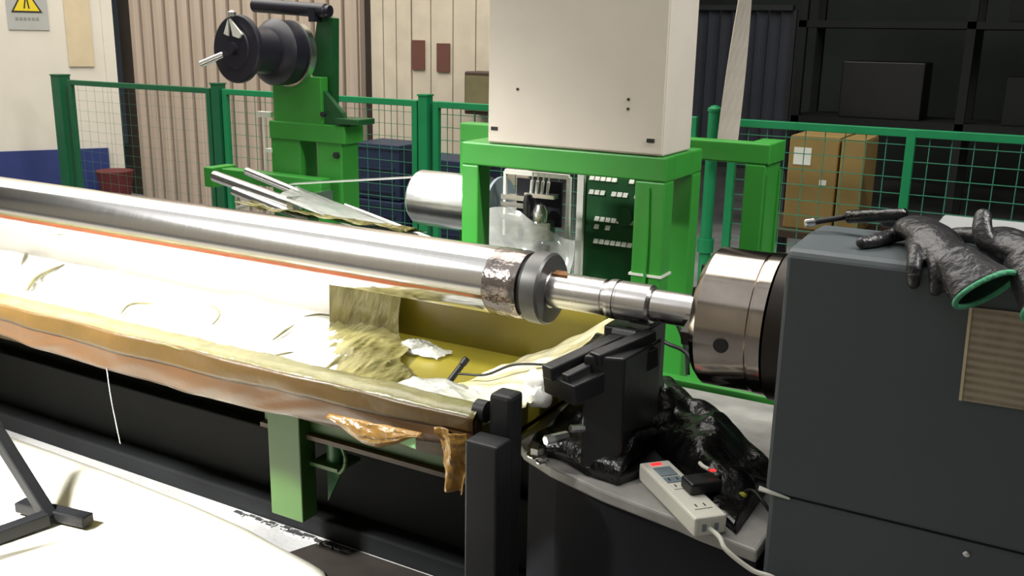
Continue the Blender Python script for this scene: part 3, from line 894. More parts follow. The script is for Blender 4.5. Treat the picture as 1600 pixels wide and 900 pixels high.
tag(obj('end_film', grid(nb(), endf, 40, 60), M['film_pale'], smooth=40, solid=0.001), 'pale gold film pulled up over the right end of the trough under the roll', 'film')
bm = nb()
bmesh.ops.create_icosphere(bm, subdivisions=3, radius=0.034)
for v in bm.verts:
    v.co *= 1 + 0.55 * nz3(v.co.x, v.co.y, v.co.z, 30) + 0.25 * ridge(v.co.x, v.co.y, v.co.z, 45)
    v.co.z *= 1.15
bmesh.ops.translate(bm, verts=bm.verts, vec=(-1.058, 1.99, 0.786))
tag(obj('film_wad', bm, M['film_white'], smooth=40), 'white wad of film at the trough corner behind the black post', 'film')

# hanging flaps on the front of the tray
def hangf(u, v):
    z = 0.745 - v * 0.150
    w = 0.085 - 0.035 * v + 0.006 * nz3(v, 0, 2, 8)
    x = -1.185 + 0.022 * v + u * w + 0.03 * max(0, 0.3 - v) * -1
    y = 1.738 + 0.012 * math.sin(u * 7 + v * 3) + 0.008 * nz3(u, v, 1, 6)
    return Vector((x, y, z))


tag(obj('film_flap', grid(nb(), hangf, 14, 24), M['film_amber_flap'], smooth=50, solid=0.0015), 'amber strip of film hanging from the tray beside the black post', 'film')


def flapf(u, v):
    x = -1.50 + u * 0.28
    dep = 0.012 + 0.050 * math.sin(min(1, u * 1.05) * PI) ** 1.3
    return Vector((x, 1.728 - 0.012 * math.sin(v * PI) + 0.006 * nz3(u, v, 5, 7), 0.716 + 0.012 * u - v * dep))


tag(obj('film_flap', grid(nb(), flapf, 28, 12), M['film_amber_flap'], smooth=50, solid=0.0015), 'drooping semicircular film flap on the front of the tray', 'film')
tag(obj('tape_piece', prism(nb(), [(-1.335, 1.735, 0.702), (-1.245, 1.735, 0.708), (-1.242, 1.735, 0.680), (-1.32, 1.735, 0.688)], (0, -0.003, 0)), M['tape_green']), 'pale green scrap of tape stuck under the tray skirt', 'tape')
tag(obj('film_strand', tube(nb(), [(-2.37, 1.755, 0.66), (-2.36, 1.752, 0.58), (-2.345, 1.75, 0.50), (-2.335, 1.752, 0.43)], 0.0015, 6), M['label_white'], smooth=60), 'thin pale strand hanging from the tray skirt', 'strand')

# marker and hooked wire in the trough
mk = thing('marker_pen', 'short black marker standing in the clear film in the trough', 'pen', (-1.38, 2.1, 0.70))
obj('barrel', cyl(nb(), (-1.392, 2.09, 0.700), (-1.362, 2.12, 0.755), 0.009, 14, 0.002), M['rubber'], mk, smooth=40)
obj('cap', cyl(nb(), (-1.362, 2.12, 0.755), (-1.352, 2.13, 0.773), 0.0105, 14, 0.002), M['rubber'], mk, smooth=40)
tag(obj('hooked_wire', tube(nb(), [(-1.36, 2.10, 0.735), (-1.28, 2.11, 0.745), (-1.20, 2.12, 0.785), (-1.10, 2.13, 0.80), (-1.02, 2.13, 0.80)], 0.0035), M['rubber'], smooth=60), 'thin dark wire running from the marker to the steady rest', 'wire')

# green stand under the tray
ts = thing('tray_stand', 'green steel stand carrying the trough', 'stand', (-2.04, 2.2, 0.07))
obj('leg', box(nb(), -2.030, -1.900, 2.05, 2.12, 0.155, 0.66), M['stand_green'], ts, bevel=0.004)
obj('crossbeam', box(nb(), -2.09, -1.24, 2.10, 2.20, 0.44, 0.645), M['stand_green'], ts, bevel=0.004)
obj('crossbeam_lit_edge', box(nb(), -2.09, -1.24, 2.08, 2.22, 0.425, 0.44), M['brown_dark'], ts)  # brown strip colours in the lit underside of the beam
obj('bracket', box(nb(), -1.90, -1.79, 2.09, 2.20, 0.335, 0.347), M['stand_green'], ts)
obj('leg_gusset', prism(nb(), [(-1.90, 2.17, 0.335), (-1.90, 2.17, 0.18), (-1.82, 2.17, 0.335)], (0, 0.01, 0)), M['green_dark'], ts)
obj('clamp_ring', tube(nb(), [(-1.785, 2.095, 0.335), (-1.765, 2.095, 0.36), (-1.76, 2.095, 0.395), (-1.775, 2.095, 0.43)], 0.007), M['stand_green'], ts, smooth=50)
obj('adjuster', cyl(nb(), (-1.835, 2.14, 0.345), (-1.835, 2.14, 0.44), 0.03, 20), M['green_dark'], ts, smooth=40)
obj('leg', box(nb(), -4.9, -4.77, 2.10, 2.20, 0.075, 0.60), M['stand_green'], ts, bevel=0.004)
obj('long_rail', box(nb(), -5.6, -2.09, 2.14, 2.20, 0.60, 0.645), M['black_base'], ts)

# ------------------------------------------------------------------ the steel roll
RA = Vector((0, 2.15, 1.0))
sr = thing('steel_roll', 'long polished steel roll clamped level in the chuck', 'roll', (-3.2, 2.15, 0.91))


def ax(x):
    return (x, RA.y, RA.z)


obj('roll_body', lathe(nb(), ax(-5.9), (1, 0, 0), [(0, 0.085), (0.006, 0.090), (4.63, 0.090), (4.634, 0.089)], 96), M['steel_roll'], sr, smooth=30)
bm = nb()
prof = [(0, 0.0895)] + [(0.005 + i * 0.01, 0.0900 + 0.0012 * (i % 2)) for i in range(9)] + [(0.096, 0.087)]
lathe(bm, ax(-1.268), (1, 0, 0), prof, 72)
for v in bm.verts:
    r = Vector((0, v.co.y - RA.y, v.co.z - RA.z))
    v.co += r.normalized() * 0.0016 * nz3(v.co.x, v.co.y, v.co.z, 30)
obj('wrapped_band', bm, M['tape_band'], sr, smooth=60, label='wrinkled clear wrap round the roll end')
obj('groove', lathe(nb(), ax(-1.174), (1, 0, 0), [(0, 0.087), (0.002, 0.080), (0.016, 0.080), (0.018, 0.087)], 64), M['rubber'], sr, smooth=30)
obj('end_flange', lathe(nb(), ax(-1.158), (1, 0, 0), [(0, 0.085), (0.004, 0.0935), (0.030, 0.0945), (0.046, 0.0935), (0.052, 0.088), (0.053, 0.05)], 72), M['flange'], sr, smooth=30)
obj('journal', lathe(nb(), ax(-1.106), (1, 0, 0), [(0, 0.050), (0.004, 0.046), (0.150, 0.046), (0.152, 0.042), (0.162, 0.042), (0.164, 0.049), (0.172, 0.050)], 48), M['steel'], sr, smooth=30)
obj('journal_collar', lathe(nb(), ax(-0.934), (1, 0, 0), [(0, 0.050), (0.012, 0.050), (0.014, 0.047), (0.018, 0.047), (0.02, 0.049), (0.100, 0.049), (0.106, 0.045), (0.108, 0.03)], 48), M['steel'], sr, smooth=30)
obj('drive_end', lathe(nb(), ax(-0.828), (1, 0, 0), [(0, 0.036), (0.004, 0.040), (0.22, 0.040)], 36), M['steel'], sr, smooth=30)
obj('stub', lathe(nb(), ax(-6.1), (1, 0, 0), [(0, 0.046), (0.22, 0.046)], 36), M['steel'], sr, smooth=30)
obj('grease_patch', prism(nb(), [(-1.098, 2.128, 1.041), (-1.055, 2.128, 1.041), (-1.065, 2.15, 1.046), (-1.095, 2.15, 1.046)], (0, 0, 0.006)), M['rust'], sr)

# chuck
ck = thing('lathe_chuck', 'worn steel lathe chuck gripping the end of the roll', 'chuck', (-0.57, 2.15, 0.83))
cbd = obj('chuck_body', lathe(nb(), ax(-0.685), (1, 0, 0), [(0, 0.04), (0.0, 0.148), (0.012, 0.160), (0.016, 0.163), (0.130, 0.163), (0.132, 0.160), (0.136, 0.160), (0.138, 0.165), (0.165, 0.166), (0.17, 0.155)], 96), M['chuck_steel'], ck, smooth=25)
obj('back_plate', lathe(nb(), ax(-0.515), (1, 0, 0), [(0, 0.155), (0.002, 0.172), (0.050, 0.173), (0.06, 0.165), (0.062, 0.13), (0.08, 0.13)], 96), M['chuck_back'], ck, smooth=25)
for i in range(3):
    a = R(78 + 120 * i)
    u = Vector((0, math.cos(a), math.sin(a)))
    c0 = Vector(ax(-0.70))
    bm = nb()
    bar(bm, c0 + u * 0.030, c0 + u * 0.115, 0.036, 0.034, (1, 0, 0))
    bar(bm, c0 + u * 0.030 + Vector((-0.022, 0, 0)), c0 + u * 0.060 + Vector((-0.022, 0, 0)), 0.03, 0.02, (1, 0, 0))
    obj('jaw', bm, M['chuck_back'], ck, bevel=0.003)
obj('key_socket', cyl(nb(), (-0.605, 2.00, 1.0 - 0.018), (-0.605, 2.15 - 0.1645, 1.0 - 0.02), 0.017, 16), M['rubber'], cbd, smooth=40)

# ------------------------------------------------------------------ headstock
hs = thing('headstock', 'large charcoal headstock casting on the right', 'machine', (0.0, 2.15, 0.0))
hp = [(1.80, 0.755), (1.80, 1.236), (1.806, 1.248), (1.82, 1.252), (1.95, 1.257), (2.08, 1.254), (2.14, 1.24), (2.25, 1.17), (2.40, 1.02), (2.50, 0.88), (2.50, 0.755)]
obj('head_casting', prism(nb(), [(-0.435, y, z) for y, z in hp], (1.3, 0, 0)), M['headstock'], hs, bevel=0.008)
obj('lower_casting', prism(nb(), [(-0.428, y, z) for y, z in ((1.806, 0.0), (1.806, 0.752), (2.49, 0.752), (2.49, 0.0))], (1.29, 0, 0)), M['headstock'], hs, bevel=0.01)
obj('spindle_nose', lathe(nb(), ax(-0.455), (1, 0, 0), [(0, 0.10), (0.025, 0.12)], 48), M['chuck_back'], hs, smooth=30)
obj('cover_bolt', lathe(nb(), (-0.062, 1.806, 0.727), (0, -1, 0), [(0, 0.006), (0.004, 0.006), (0.005, 0.0045), (0.006, 0.001)], 16), M['alu'], hs, smooth=40, label='bright bolt head')
# seam flashing: a bent strip along the parting line, left end lifted and white
obj('seam_strip', prism(nb(), [(-0.447, 1.800, 0.762), (-0.447, 1.794, 0.756), (-0.385, 1.799, 0.7505), (-0.385, 1.800, 0.7515)], (0, 0, 0.003)), M['label_white'], hs, label='pale lifted end of the seam strip')

ps = thing('instruction_sheet', 'tan printed instruction sheet in a sleeve on the headstock front', 'sign', (-0.04, 1.797, 1.02))
obj('sheet', prism(nb(), [(-0.108, 1.797, 1.020), (0.10, 1.797, 1.026), (0.096, 1.797, 1.196), (-0.112, 1.797, 1.190)], (0, -0.002, 0)), M['sheet_print'], ps)
obj('sleeve_edge', prism(nb(), [(-0.110, 1.795, 1.020), (-0.105, 1.795, 1.020), (-0.109, 1.795, 1.190), (-0.114, 1.795, 1.190)], (0, -0.002, 0)), M['patch'], ps, label='pale sleeve edge')

# ------------------------------------------------------------------ bed with the rounded front ledge
lb = thing('lathe_bed', 'grey lathe bed with a dark skirted front beside the headstock', 'machine', (-0.8, 2.2, 0))
top = [(-0.44, 1.802), (-0.574, 1.827), (-0.623, 1.842), (-0.825, 1.882), (-0.985, 1.932), (-1.09, 1.985), (-1.15, 2.05), (-1.16, 2.12), (-1.16, 2.64), (-0.44, 2.64)]
obj('bed_top', prism(nb(), [(a, c, 0.590) for a, c in top], (0, 0, 0.030)), M['bed'], lb, bevel=0.006)
inner = [(-0.445, 1.822), (-0.62, 1.86), (-0.82, 1.905), (-0.98, 1.955), (-1.08, 2.01), (-1.12, 2.07), (-1.12, 2.60), (-0.445, 2.60)]
obj('bed_skirt', prism(nb(), [(a, c, 0.0) for a, c in inner], (0, 0, 0.590)), M['bed_dark'], lb)
obj('back_rail', box(nb(), -1.09, -0.44, 2.655, 2.70, 0.58, 0.632), M['green'], lb, bevel=0.004)

# black steady rest under the journal
st = thing('steady_rest', 'black steady rest with slanting slide bars holding the journal', 'machine', (-0.88, 2.08, 0.62))
obj('foot', prism(nb(), [(-1.02, 1.98, 0.622), (-0.80, 1.92, 0.622), (-0.68, 2.24, 0.622), (-0.95, 2.30, 0.622)], (0, 0, 0.02)), M['rest_black'], st, bevel=0.006)
dirv = (Vector((-0.862, 2.16, 0.93)) - Vector((-0.978, 1.865, 0.882)))
off = Vector((0.105, -0.035, 0.012))
p0, p1 = Vector((-0.972, 1.872, 0.880)), Vector((-0.870, 2.135, 0.925))
obj('slide_bar', bar(nb(), p0, p1, 0.034, 0.034), M['rest_black'], st, bevel=0.004)
obj('slide_bar', bar(nb(), p0 + Vector((0.05, -0.005, -0.004)), p1 + Vector((0.045, 0, -0.002)), 0.024, 0.026), M['rest_black'], st, bevel=0.004)
obj('slide_bar', bar(nb(), Vector((-0.882, 1.935, 0.912)), Vector((-0.815, 2.115, 0.935)), 0.034, 0.03), M['rest_black'], st, bevel=0.004)
obj('slide_block', bar(nb(), Vector((-0.942, 1.875, 0.845)), Vector((-0.842, 2.13, 0.885)), 0.110, 0.050), M['rest_black'], st, bevel=0.004)
obj('rest_body', prism(nb(), [(-0.905, 1.925, 0.642), (-0.815, 1.955, 0.642), (-0.800, 2.150, 0.642), (-0.92, 2.20, 0.642)], (0.0, 0, 0.278)), M['rest_black'], st, bevel=0.006)
obj('rear_pillar', box(nb(), -0.95, -0.84, 2.13, 2.28, 0.642, 0.935), M['rest_black'], st, bevel=0.006)
obj('support_roller', lathe(nb(), (-0.905, 2.095, 0.928), (1, 0, 0), [(0, 0.012), (0.0, 0.020), (0.06, 0.020)], 20), M['rest_black'], st, smooth=40)
obj('support_roller', lathe(nb(), (-0.905, 2.205, 0.928), (1, 0, 0), [(0, 0.012), (0.0, 0.020), (0.06, 0.020)], 20), M['rest_black'], st, smooth=40)
obj('clamp_bolt', cyl(nb(), (-0.955, 1.955, 0.70), (-0.985, 1.90, 0.70), 0.012, 6), M['alu'], st)
obj('clamp_bolt', cyl(nb(), (-0.90, 1.93, 0.74), (-0.92, 1.90, 0.745), 0.009, 6), M['alu'], st)


# heap of black plastic sheet round the rest
def heapf(u, v):
    x = -1.088 + u * 0.59
    front = 1.838 - 0.31 * (x + 0.57) + (0.03 if x < -1.08 else 0)
    if x > -0.80:
        front = max(front, 2.07 - 0.94 * (x + 0.745))
    back = min(2.57, 2.56 - 1.0 * (x + 0.90))
    front += 0.015 * nz3(x, 0, 4, 13)
    back = max(back + 0.02 * nz3(x, 3, 4, 11), front + 0.03)
    y = front + v * (back - front)
    e = (abs(math.sin(PI * u)) ** 0.3) * (abs(math.sin(PI * v)) ** 0.35)
    z = 0.622 + e * (0.062 + 0.050 * ridge(x, y, 1, 6) + 0.022 * nz3(x, y, 3, 16)) + 0.003
    return Vector((x, y, max(0.622, z)))


tag(obj('black_sheeting', grid(nb(), heapf, 64, 60), M['black_gloss'], smooth=35, solid=0.001), 'crumpled black plastic sheeting heaped round the steady rest on the bed', 'sheeting')
for i, (x, y, h, r, lab) in enumerate(((-1.045, 1.975, 0.022, 0.020, 'bright hex nut on the left front corner of the bed'), (-1.015, 1.945, 0.014, 0.012, 'small bright hex nut on the bed edge below the larger nut'))):
    n = thing('hex_nut', lab, 'nut', (x, y, 0.62))
    obj('nut', lathe(nb(), (x, y, 0.620), (0, 0, 1), [(0, r), (h, r), (h, r * 0.55), (h * 0.8, r * 0.55)], 6), M['alu'], n)
    obj('washer', cyl(nb(), (x, y, 0.6195), (x, y, 0.6225), r * 1.35, 20), M['alu'], n)

# ------------------------------------------------------------------ power strip, adapter, cables
pa, pb = Vector((-0.745, 1.998, 0.62)), Vector((-0.562, 1.826, 0.62))
pd = (pb - pa).normalized()
pn = Vector((-pd.y, pd.x, 0))
if pn.y < 0:
    pn = -pn


def pbox(bm, t0, t1, s0, s1, z0, z1):
    P = [pa + pd * t0 + pn * s0, pa + pd * t1 + pn * s0, pa + pd * t1 + pn * s1, pa + pd * t0 + pn * s1]
    return prism(bm, [(p.x, p.y, z0) for p in P], (0, 0, z1 - z0))


pw = thing('power_strip', 'white power strip with a red indicator lying on the edge of the bed', 'power strip', pa)
obj('strip_case', pbox(nb(), -0.008, 0.275, -0.036, 0.040, 0.621, 0.664), M['white_plastic'], pw, bevel=0.005)
obj('switch_panel', pbox(nb(), 0.030, 0.075, -0.018, 0.024, 0.664, 0.6665), M['grey_plastic'], pw, bevel=0.001, label='grey switch panel')
obj('indicator', pbox(nb(), 0.006, 0.016, -0.014, 0.012, 0.664, 0.6665), M['red_led'], pw, label='red lit indicator')
for t in (0.095, 0.128, 0.225):
    o = obj('socket_plate', pbox(nb(), t - 0.014, t + 0.014, -0.018, 0.024, 0.664, 0.6662), M['grey_plastic' if t < 0.12 else 'white_plastic'], pw, bevel=0.001)
    bm = nb()
    pbox(bm, t - 0.006, t + 0.006, -0.010, -0.007, 0.6665, 0.6668)
    pbox(bm, t - 0.006, t + 0.006, 0.010, 0.013, 0.6665, 0.6668)
    obj('socket_slot', bm, M['rubber'], o)
bm = nb()
pbox(bm, 0.275, 0.2762, -0.018, -0.008, 0.632, 0.648)
pbox(bm, 0.275, 0.2762, 0.010, 0.020, 0.632, 0.648)
obj('end_screw_hole', bm, M['grey_plastic'], pw)
obj('supply_cord', tube(nb(), [pa + pd * 0.275 + Vector((0, 0, 0.018)), pa + pd * 0.30 + Vector((0.01, 0, 0.012)), (-0.495, 1.775, 0.618), (-0.440, 1.775, 0.590), (-0.385, 1.778, 0.578), (-0.34, 1.775, 0.50)], 0.0052), M['white_plastic'], pw, smooth=60)
ad = thing('plug_adapter', 'black plug adapter with a red light pushed into the power strip', 'plug', pa + pd * 0.175 + Vector((0, 0, 0.04)))
obj('adapter_body', pbox(nb(), 0.128, 0.180, 0.002, 0.080, 0.6630, 0.692), M['black_plastic'], ad, bevel=0.006)
obj('adapter_cord', tube(nb(), [pa + pd * 0.16 + pn * 0.075 + Vector((0, 0, 0.07)), pa + pd * 0.13 + pn * 0.11 + Vector((0, 0, 0.06)), pa + pd * 0.12 + pn * 0.16 + Vector((0, 0, 0.05)), pa + pd * 0.15 + pn * 0.22 + Vector((0, 0, 0.04))], 0.005), M['rubber'], ad, smooth=60)
obj('white_clip', tube(nb(), [pa + pd * 0.115 + pn * 0.055 + Vector((0, 0, 0.088)), pa + pd * 0.135 + pn * 0.052 + Vector((0, 0, 0.090)), pa + pd * 0.152 + pn * 0.058 + Vector((0, 0, 0.089))], 0.0045), M['white_plastic'], ad, smooth=60)
obj('indicator', pbox(nb(), 0.150, 0.157, 0.060, 0.074, 0.7045, 0.7075), M['red_led'], ad, label='red lit indicator')
yt = thing('cable_plug', 'yellow green cable plug on the bed against the headstock', 'plug', (-0.52, 1.97, 0.62))
obj('plug_body', box(nb(), -0.540, -0.512, 1.955, 1.985, 0.621, 0.662), M['yellow_plastic'], yt, bevel=0.006)
obj('plug_cord', tube(nb(), [(-0.526, 1.970, 0.655), (-0.50, 1.955, 0.675), (-0.47, 1.935, 0.665), (-0.446, 1.93, 0.64)], 0.004), M['rubber'], yt, smooth=60)

# ------------------------------------------------------------------ black post in the foreground
bp = thing('black_post', 'black square steel post in front of the trough end', 'post', (-1.065, 1.78, 0))
obj('front_tube', box(nb(), -1.085, -1.000, 1.70, 1.765, 0.01, 0.752), M['black_paint'], bp, bevel=0.006)
obj('rear_tube', box(nb(), -1.075, -1.015, 1.785, 1.845, 0.01, 0.838), M['black_paint'], bp, bevel=0.010)
obj('foot_plate', box(nb(), -1.16, -0.96, 1.66, 1.90, 0, 0.01), M['black_paint'], bp)
obj('post_lug', cyl(nb(), (-1.115, 1.80, 0.785), (-1.085, 1.80, 0.785), 0.026, 20), M['black_paint'], bp, smooth=40)

# ------------------------------------------------------------------ floor film, painted floor shade and trestle at the lower left
edge = [(-6.5, 2.19), (-3.245, 2.172), (-2.9, 2.165), (-2.5, 2.145), (-2.2, 2.118), (-2.042, 2.085), (-1.90, 2.068), (-1.82, 2.050), (-1.78, 2.02), (-1.83, 1.85), (-1.86, 1.5), (-1.9, 0.6)]


def edge_y(x):
    for (x0, y0), (x1, y1) in zip(edge, edge[1:9]):
        if x0 <= x <= x1:
            return y0 + (y1 - y0) * (x - x0) / (x1 - x0)
    return 1.97


def floorf(u, v):
    x = -6.4 + u * (6.4 - 1.785)
    y = -0.8 + v * (edge_y(x) + 0.8)
    x -= 0.08 * (1 - v) * u
    z = 0.005 + 0.004 * (1 + nz3(x, y, 0, 2.2)) + 0.006 * max(0, ridge(x, y * 0.7, 2, 1.6) - 0.6)
    return Vector((x, y, z))


tag(obj('floor_film', grid(nb(), floorf, 120, 50), M['film_floor'], smooth=60, solid=0.001), 'glossy white film spread on the floor in front of the black base', 'film')
tag(obj('floor_shade', prism(nb(), [(-1.955, 2.215, 0.0), (-2.01, 2.08, 0.0), (-1.95, 1.9, 0), (-1.95, 0.6, 0.0), (-1.15, 0.6, 0.0), (-1.15, 2.215, 0.0)], (0, 0, 0.003)), M['shade_dark']), 'dark sheet painted as shade on the floor right of the white film', 'mat')  # dark sheet laid as shadow on the concrete
tag(obj('metal_scrap', box(nb(), -1.705, -1.675, 1.985, 2.01, 0.004, 0.012), M['alu']), 'small bright metal scrap on the dark floor sheet', 'scrap')

tb = thing('trestle', 'small black square tube trestle standing on the white floor film', 'stand', (-2.85, 1.75, 0.01))
obj('foot_bar', bar(nb(), (-2.955, 1.80, 0.040), (-2.665, 1.85, 0.040), 0.05, 0.036), M['black_paint'], tb, bevel=0.004)
obj('slant_leg', bar(nb(), (-2.795, 1.800, 0.035), (-3.03, 1.79, 0.30), 0.042, 0.042, (0, 1, 0)), M['black_paint'], tb, bevel=0.004)
obj('slant_leg', bar(nb(), (-3.03, 1.79, 0.30), (-3.16, 1.79, 0.45), 0.042, 0.042, (0, 1, 0)), M['black_paint'], tb)
obj('cross_bar', bar(nb(), (-2.795, 1.790, 0.040), (-2.86, 1.42, 0.040), 0.045, 0.045), M['black_paint'], tb, bevel=0.004)
obj('upright', box(nb(), -2.775, -2.735, 1.50, 1.54, 0.06, 0.40), M['black_paint'], tb, bevel=0.004)
obj('upright', box(nb(), -2.775, -2.735, 1.50, 1.54, 0.40, 0.62), M['black_paint'], tb)


# ------------------------------------------------------------------ gloves and tool on the headstock
def skin_obj(name, chains, m, parent):
    """tapered tubes (first chain: the flattened palm) fused into one continuous surface by a voxel remesh"""
    bm = nb()
    for ci, ch in enumerate(chains):
        P = [Vector(p) for p, r in ch]
        rad = [r if isinstance(r, tuple) else (r, r) for p, r in ch]
        C, RR = [], []
        Q = [P[0] * 2 - P[1]] + P + [P[-1] * 2 - P[-2]]
        for i in range(1, len(Q) - 2):
            for k in range(6):
                t = k / 6
                a, b_, c, d = Q[i - 1:i + 3]
                C.append(0.5 * ((2 * b_) + (c - a) * t + (2 * a - 5 * b_ + 4 * c - d) * t * t + (3 * b_ - a - 3 * c + d) * t ** 3))
                RR.append((rad[i - 1][0] * (1 - t) + rad[i][0] * t, rad[i - 1][1] * (1 - t) + rad[i][1] * t))
        d0, d1 = (C[0] - C[1]).normalized(), (P[-1] - C[-1]).normalized()
        C.append(P[-1])
        RR.append(rad[-1])
        # rounded ends
        for f in (0.5, 0.85, 0.99):
            C.append(P[-1] + d1 * rad[-1][1] * f)
            RR.append((rad[-1][0] * math.sqrt(1 - f * f), rad[-1][1] * math.sqrt(1 - f * f)))
        for f in (0.5, 0.85, 0.99):
            C.insert(0, P[0] + d0 * rad[0][1] * f)
            RR.insert(0, (rad[0][0] * math.sqrt(1 - f * f), rad[0][1] * math.sqrt(1 - f * f)))
        n = 16
        rings = []
        for i, c in enumerate(C):
            d = C[min(i + 1, len(C) - 1)] - C[max(i - 1, 0)]
            a, e = frame_of(d)
            rings.append([bm.verts.new(c + a * math.cos(2 * PI * k / n) * RR[i][0] + e * math.sin(2 * PI * k / n) * RR[i][1]) for k in range(n)])
        for r0, r1 in zip(rings, rings[1:]):
            for k in range(n):
                bm.faces.new((r0[k], r0[(k + 1) % n], r1[(k + 1) % n], r1[k]))
        bm.faces.new(rings[0][::-1])
        bm.faces.new(rings[-1])
    o = obj(name, bm, m, parent)
    md = o.modifiers.new('fuse', 'REMESH')
    md.mode = 'VOXEL'
    md.voxel_size = 0.0032
    md.use_smooth_shade = True
    sm = o.modifiers.new('soften', 'SMOOTH')
    sm.factor = 0.5
    sm.iterations = 3
    return o


def cuff(parent, c, axis, long_dir, a, b_, length, m_out, m_rim, m_in):
    """flattened open cuff: outer sleeve, green rim bead, dark knit inside"""
    c = Vector(c)
    axis = Vector(axis).normalized()
    ld = Vector(long_dir)
    ld = (ld - axis * ld.dot(axis)).normalized()
    sd = axis.cross(ld)

    def ring(t, f, g):
        return lambda u: c - axis * t + ld * math.cos(u * 2 * PI) * a * f + sd * math.sin(u * 2 * PI) * b_ * g
    def sleeve(u, v):
        f = 1 - 0.38 * v
        g = 1 + 0.15 * v
        p = ring(v * length, f, g)(u)
        return p + Vector((0, 0, 0.003)) * nz3(u * 3, v * 4, 1, 2)
    obj('cuff', grid(nb(), sleeve, 32, 10), m_out, parent, smooth=80, solid=0.002)
    bm = nb()
    n = 40
    pts = [ring(-0.001, 1.0, 1.0)(i / n) for i in range(n)]
    rr = []
    for i, p in enumerate(pts):
        d = (pts[(i + 1) % n] - pts[i - 1]).normalized()
        e = axis
        f = d.cross(e).normalized()
        rr.append([bm.verts.new(p + (e * math.cos(k * PI / 3) + f * math.sin(k * PI / 3)) * 0.0048) for k in range(6)])
    for i in range(n):
        r0, r1 = rr[i], rr[(i + 1) % n]
        for k in range(6):
            bm.faces.new((r0[k], r0[(k + 1) % 6], r1[(k + 1) % 6], r1[k]))
    obj('cuff_hem', bm, m_rim, parent, smooth=80, label='green cuff hem')
    obj('cuff_lining', grid(nb(), lambda u, v: ring(v * 0.055, (0.94 - 0.3 * v), 0.90 - 0.55 * v)(u), 32, 8), m_in, parent, smooth=80)


g1 = thing('work_glove', 'black rubber work glove with open green hemmed cuff over the headstock edge', 'glove', (-0.2, 1.87, 1.257))
wr = (-0.136, 1.782, 1.254)
pm = (-0.190, 1.880, 1.284)
pm2 = (-0.235, 1.960, 1.290)
skin_obj('hand', [
    [(wr, (0.034, 0.024)), (pm, (0.046, 0.026)), (pm2, (0.044, 0.024))],
    [(pm2, 0.02), ((-0.273, 1.948, 1.272), 0.0145), ((-0.297, 1.896, 1.268), 0.0135), ((-0.315, 1.871, 1.266), 0.0115)],
    [(pm, 0.02), ((-0.226, 1.885, 1.274), 0.0150), ((-0.214, 1.818, 1.268), 0.0140), ((-0.209, 1.784, 1.246), 0.0130), ((-0.206, 1.783, 1.222), 0.0110)],
    [(pm, 0.02), ((-0.200, 1.860, 1.274), 0.0150), ((-0.183, 1.815, 1.268), 0.0140), ((-0.172, 1.783, 1.242), 0.0130), ((-0.170, 1.783, 1.214), 0.0110)],
    [(pm, 0.02), ((-0.172, 1.845, 1.270), 0.0140), ((-0.152, 1.810, 1.260), 0.0130), ((-0.146, 1.784, 1.238), 0.0120), ((-0.144, 1.784, 1.216), 0.0105)],
    [(pm2, 0.02), ((-0.238, 2.004, 1.290), 0.0150), ((-0.271, 2.043, 1.285), 0.0130), ((-0.306, 2.059, 1.278), 0.0115)],
], M['glove'], g1)
cuff(g1, (-0.091, 1.736, 1.238), (0.62, -0.62, -0.36), (0.058, 0.077, 0.066), 0.054, 0.023, 0.085, M['glove'], M['glove_green'], M['glove_knit'])

g2 = thing('work_glove', 'second black rubber work glove with a finger pointing up, at the right frame edge', 'glove', (-0.05, 1.88, 1.257))
w2 = (-0.020, 1.812, 1.285)
p2 = (-0.060, 1.870, 1.290)
q2 = (-0.085, 1.930, 1.290)
skin_obj('hand', [
    [(w2, (0.036, 0.026)), (p2, (0.044, 0.028)), (q2, (0.042, 0.024))],
    [(p2, 0.03), ((-0.100, 1.858, 1.290), 0.018), ((-0.115, 1.871, 1.312), 0.0175), ((-0.119, 1.888, 1.334), 0.0150)],
    [(q2, 0.02), ((-0.140, 1.975, 1.282), 0.0145), ((-0.175, 1.995, 1.275), 0.0130), ((-0.205, 2.005, 1.270), 0.0115)],
    [(q2, 0.02), ((-0.118, 1.995, 1.282), 0.0145), ((-0.148, 2.035, 1.276), 0.0130), ((-0.175, 2.055, 1.270), 0.0115)],
    [(q2, 0.02), ((-0.085, 1.995, 1.282), 0.0145), ((-0.100, 2.045, 1.276), 0.0130), ((-0.115, 2.075, 1.270), 0.0115)],
    [(q2, 0.02), ((-0.050, 1.985, 1.280), 0.0135), ((-0.053, 2.035, 1.274), 0.0120), ((-0.060, 2.065, 1.268), 0.0105)],
], M['glove'], g2)
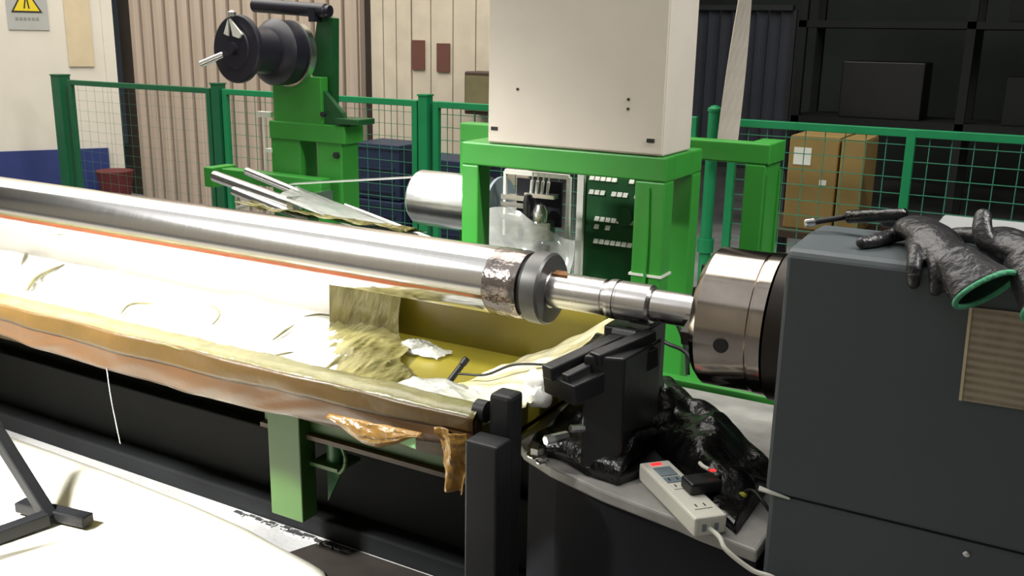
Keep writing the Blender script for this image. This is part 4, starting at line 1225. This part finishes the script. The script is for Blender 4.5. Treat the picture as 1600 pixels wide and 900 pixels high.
cuff(g2, (0.012, 1.722, 1.236), (0.50, -0.75, -0.42), (0.3, 0.5, 0.6), 0.052, 0.026, 0.11, M['glove'], M['glove_green'], M['glove_knit'])

tl = thing('hand_tool', 'black handled slim tool with a bright tip lying on the headstock top', 'tool', (-0.36, 1.99, 1.257))
obj('handle', lathe(nb(), (-0.256, 1.977, 1.310), Vector((-0.12, 0.03, -0.022)), [(0, 0.008), (0.004, 0.0125), (0.118, 0.0135), (0.125, 0.008)], 20), M['black_gloss'], tl, smooth=40)
obj('shank', cyl(nb(), (-0.374, 2.007, 1.288), (-0.428, 1.973, 1.277), 0.006, 12), M['black_plastic'], tl, smooth=40)
obj('tip', cyl(nb(), (-0.427, 1.974, 1.277), (-0.444, 1.964, 1.274), 0.0085, 12, 0.002), M['alu'], tl, smooth=40, label='bright tip')

# ------------------------------------------------------------------ lamps of the hall (above the frame)
fl = thing('floodlight', 'floodlight on a ceiling stem lighting the trough', 'lamp', (FLOOD[0], FLOOD[1], FLOOD[2] + 0.05))
ldir = (Vector((-2.75, 2.1, 0.35)) - Vector(FLOOD)).normalized()
obj('lamp_housing', bar(nb(), Vector(FLOOD) - ldir * 0.12, Vector(FLOOD) - ldir * 0.02, 0.82, 0.42), M['black_paint'], fl, bevel=0.01)
obj('stem', cyl(nb(), Vector(FLOOD) - ldir * 0.10, (FLOOD[0], FLOOD[1] - 0.1, 5.6), 0.02, 12), M['black_paint'], fl)
for nm, (cx, cy, cz, L), lab in (('front', (-4.2, 0.9, 4.55, 5.0), 'long ceiling batten lamp nearer the camera'), ('back', (-4.6, 3.3, 4.75, 6.0), 'long ceiling batten lamp behind the roll')):
    t = thing('batten_lamp', lab, 'lamp', (cx, cy, cz + 0.02), 'ceiling battens')
    obj('batten_housing', box(nb(), cx - L / 2, cx + L / 2, cy - 0.09, cy + 0.09, cz + 0.02, cz + 0.10), M['ceiling'], t)
    for s in (-1, 1):
        obj('hanger', cyl(nb(), (cx + s * L * 0.4, cy, cz + 0.10), (cx + s * L * 0.4, cy, 5.6), 0.006, 8), M['black_paint'], t)
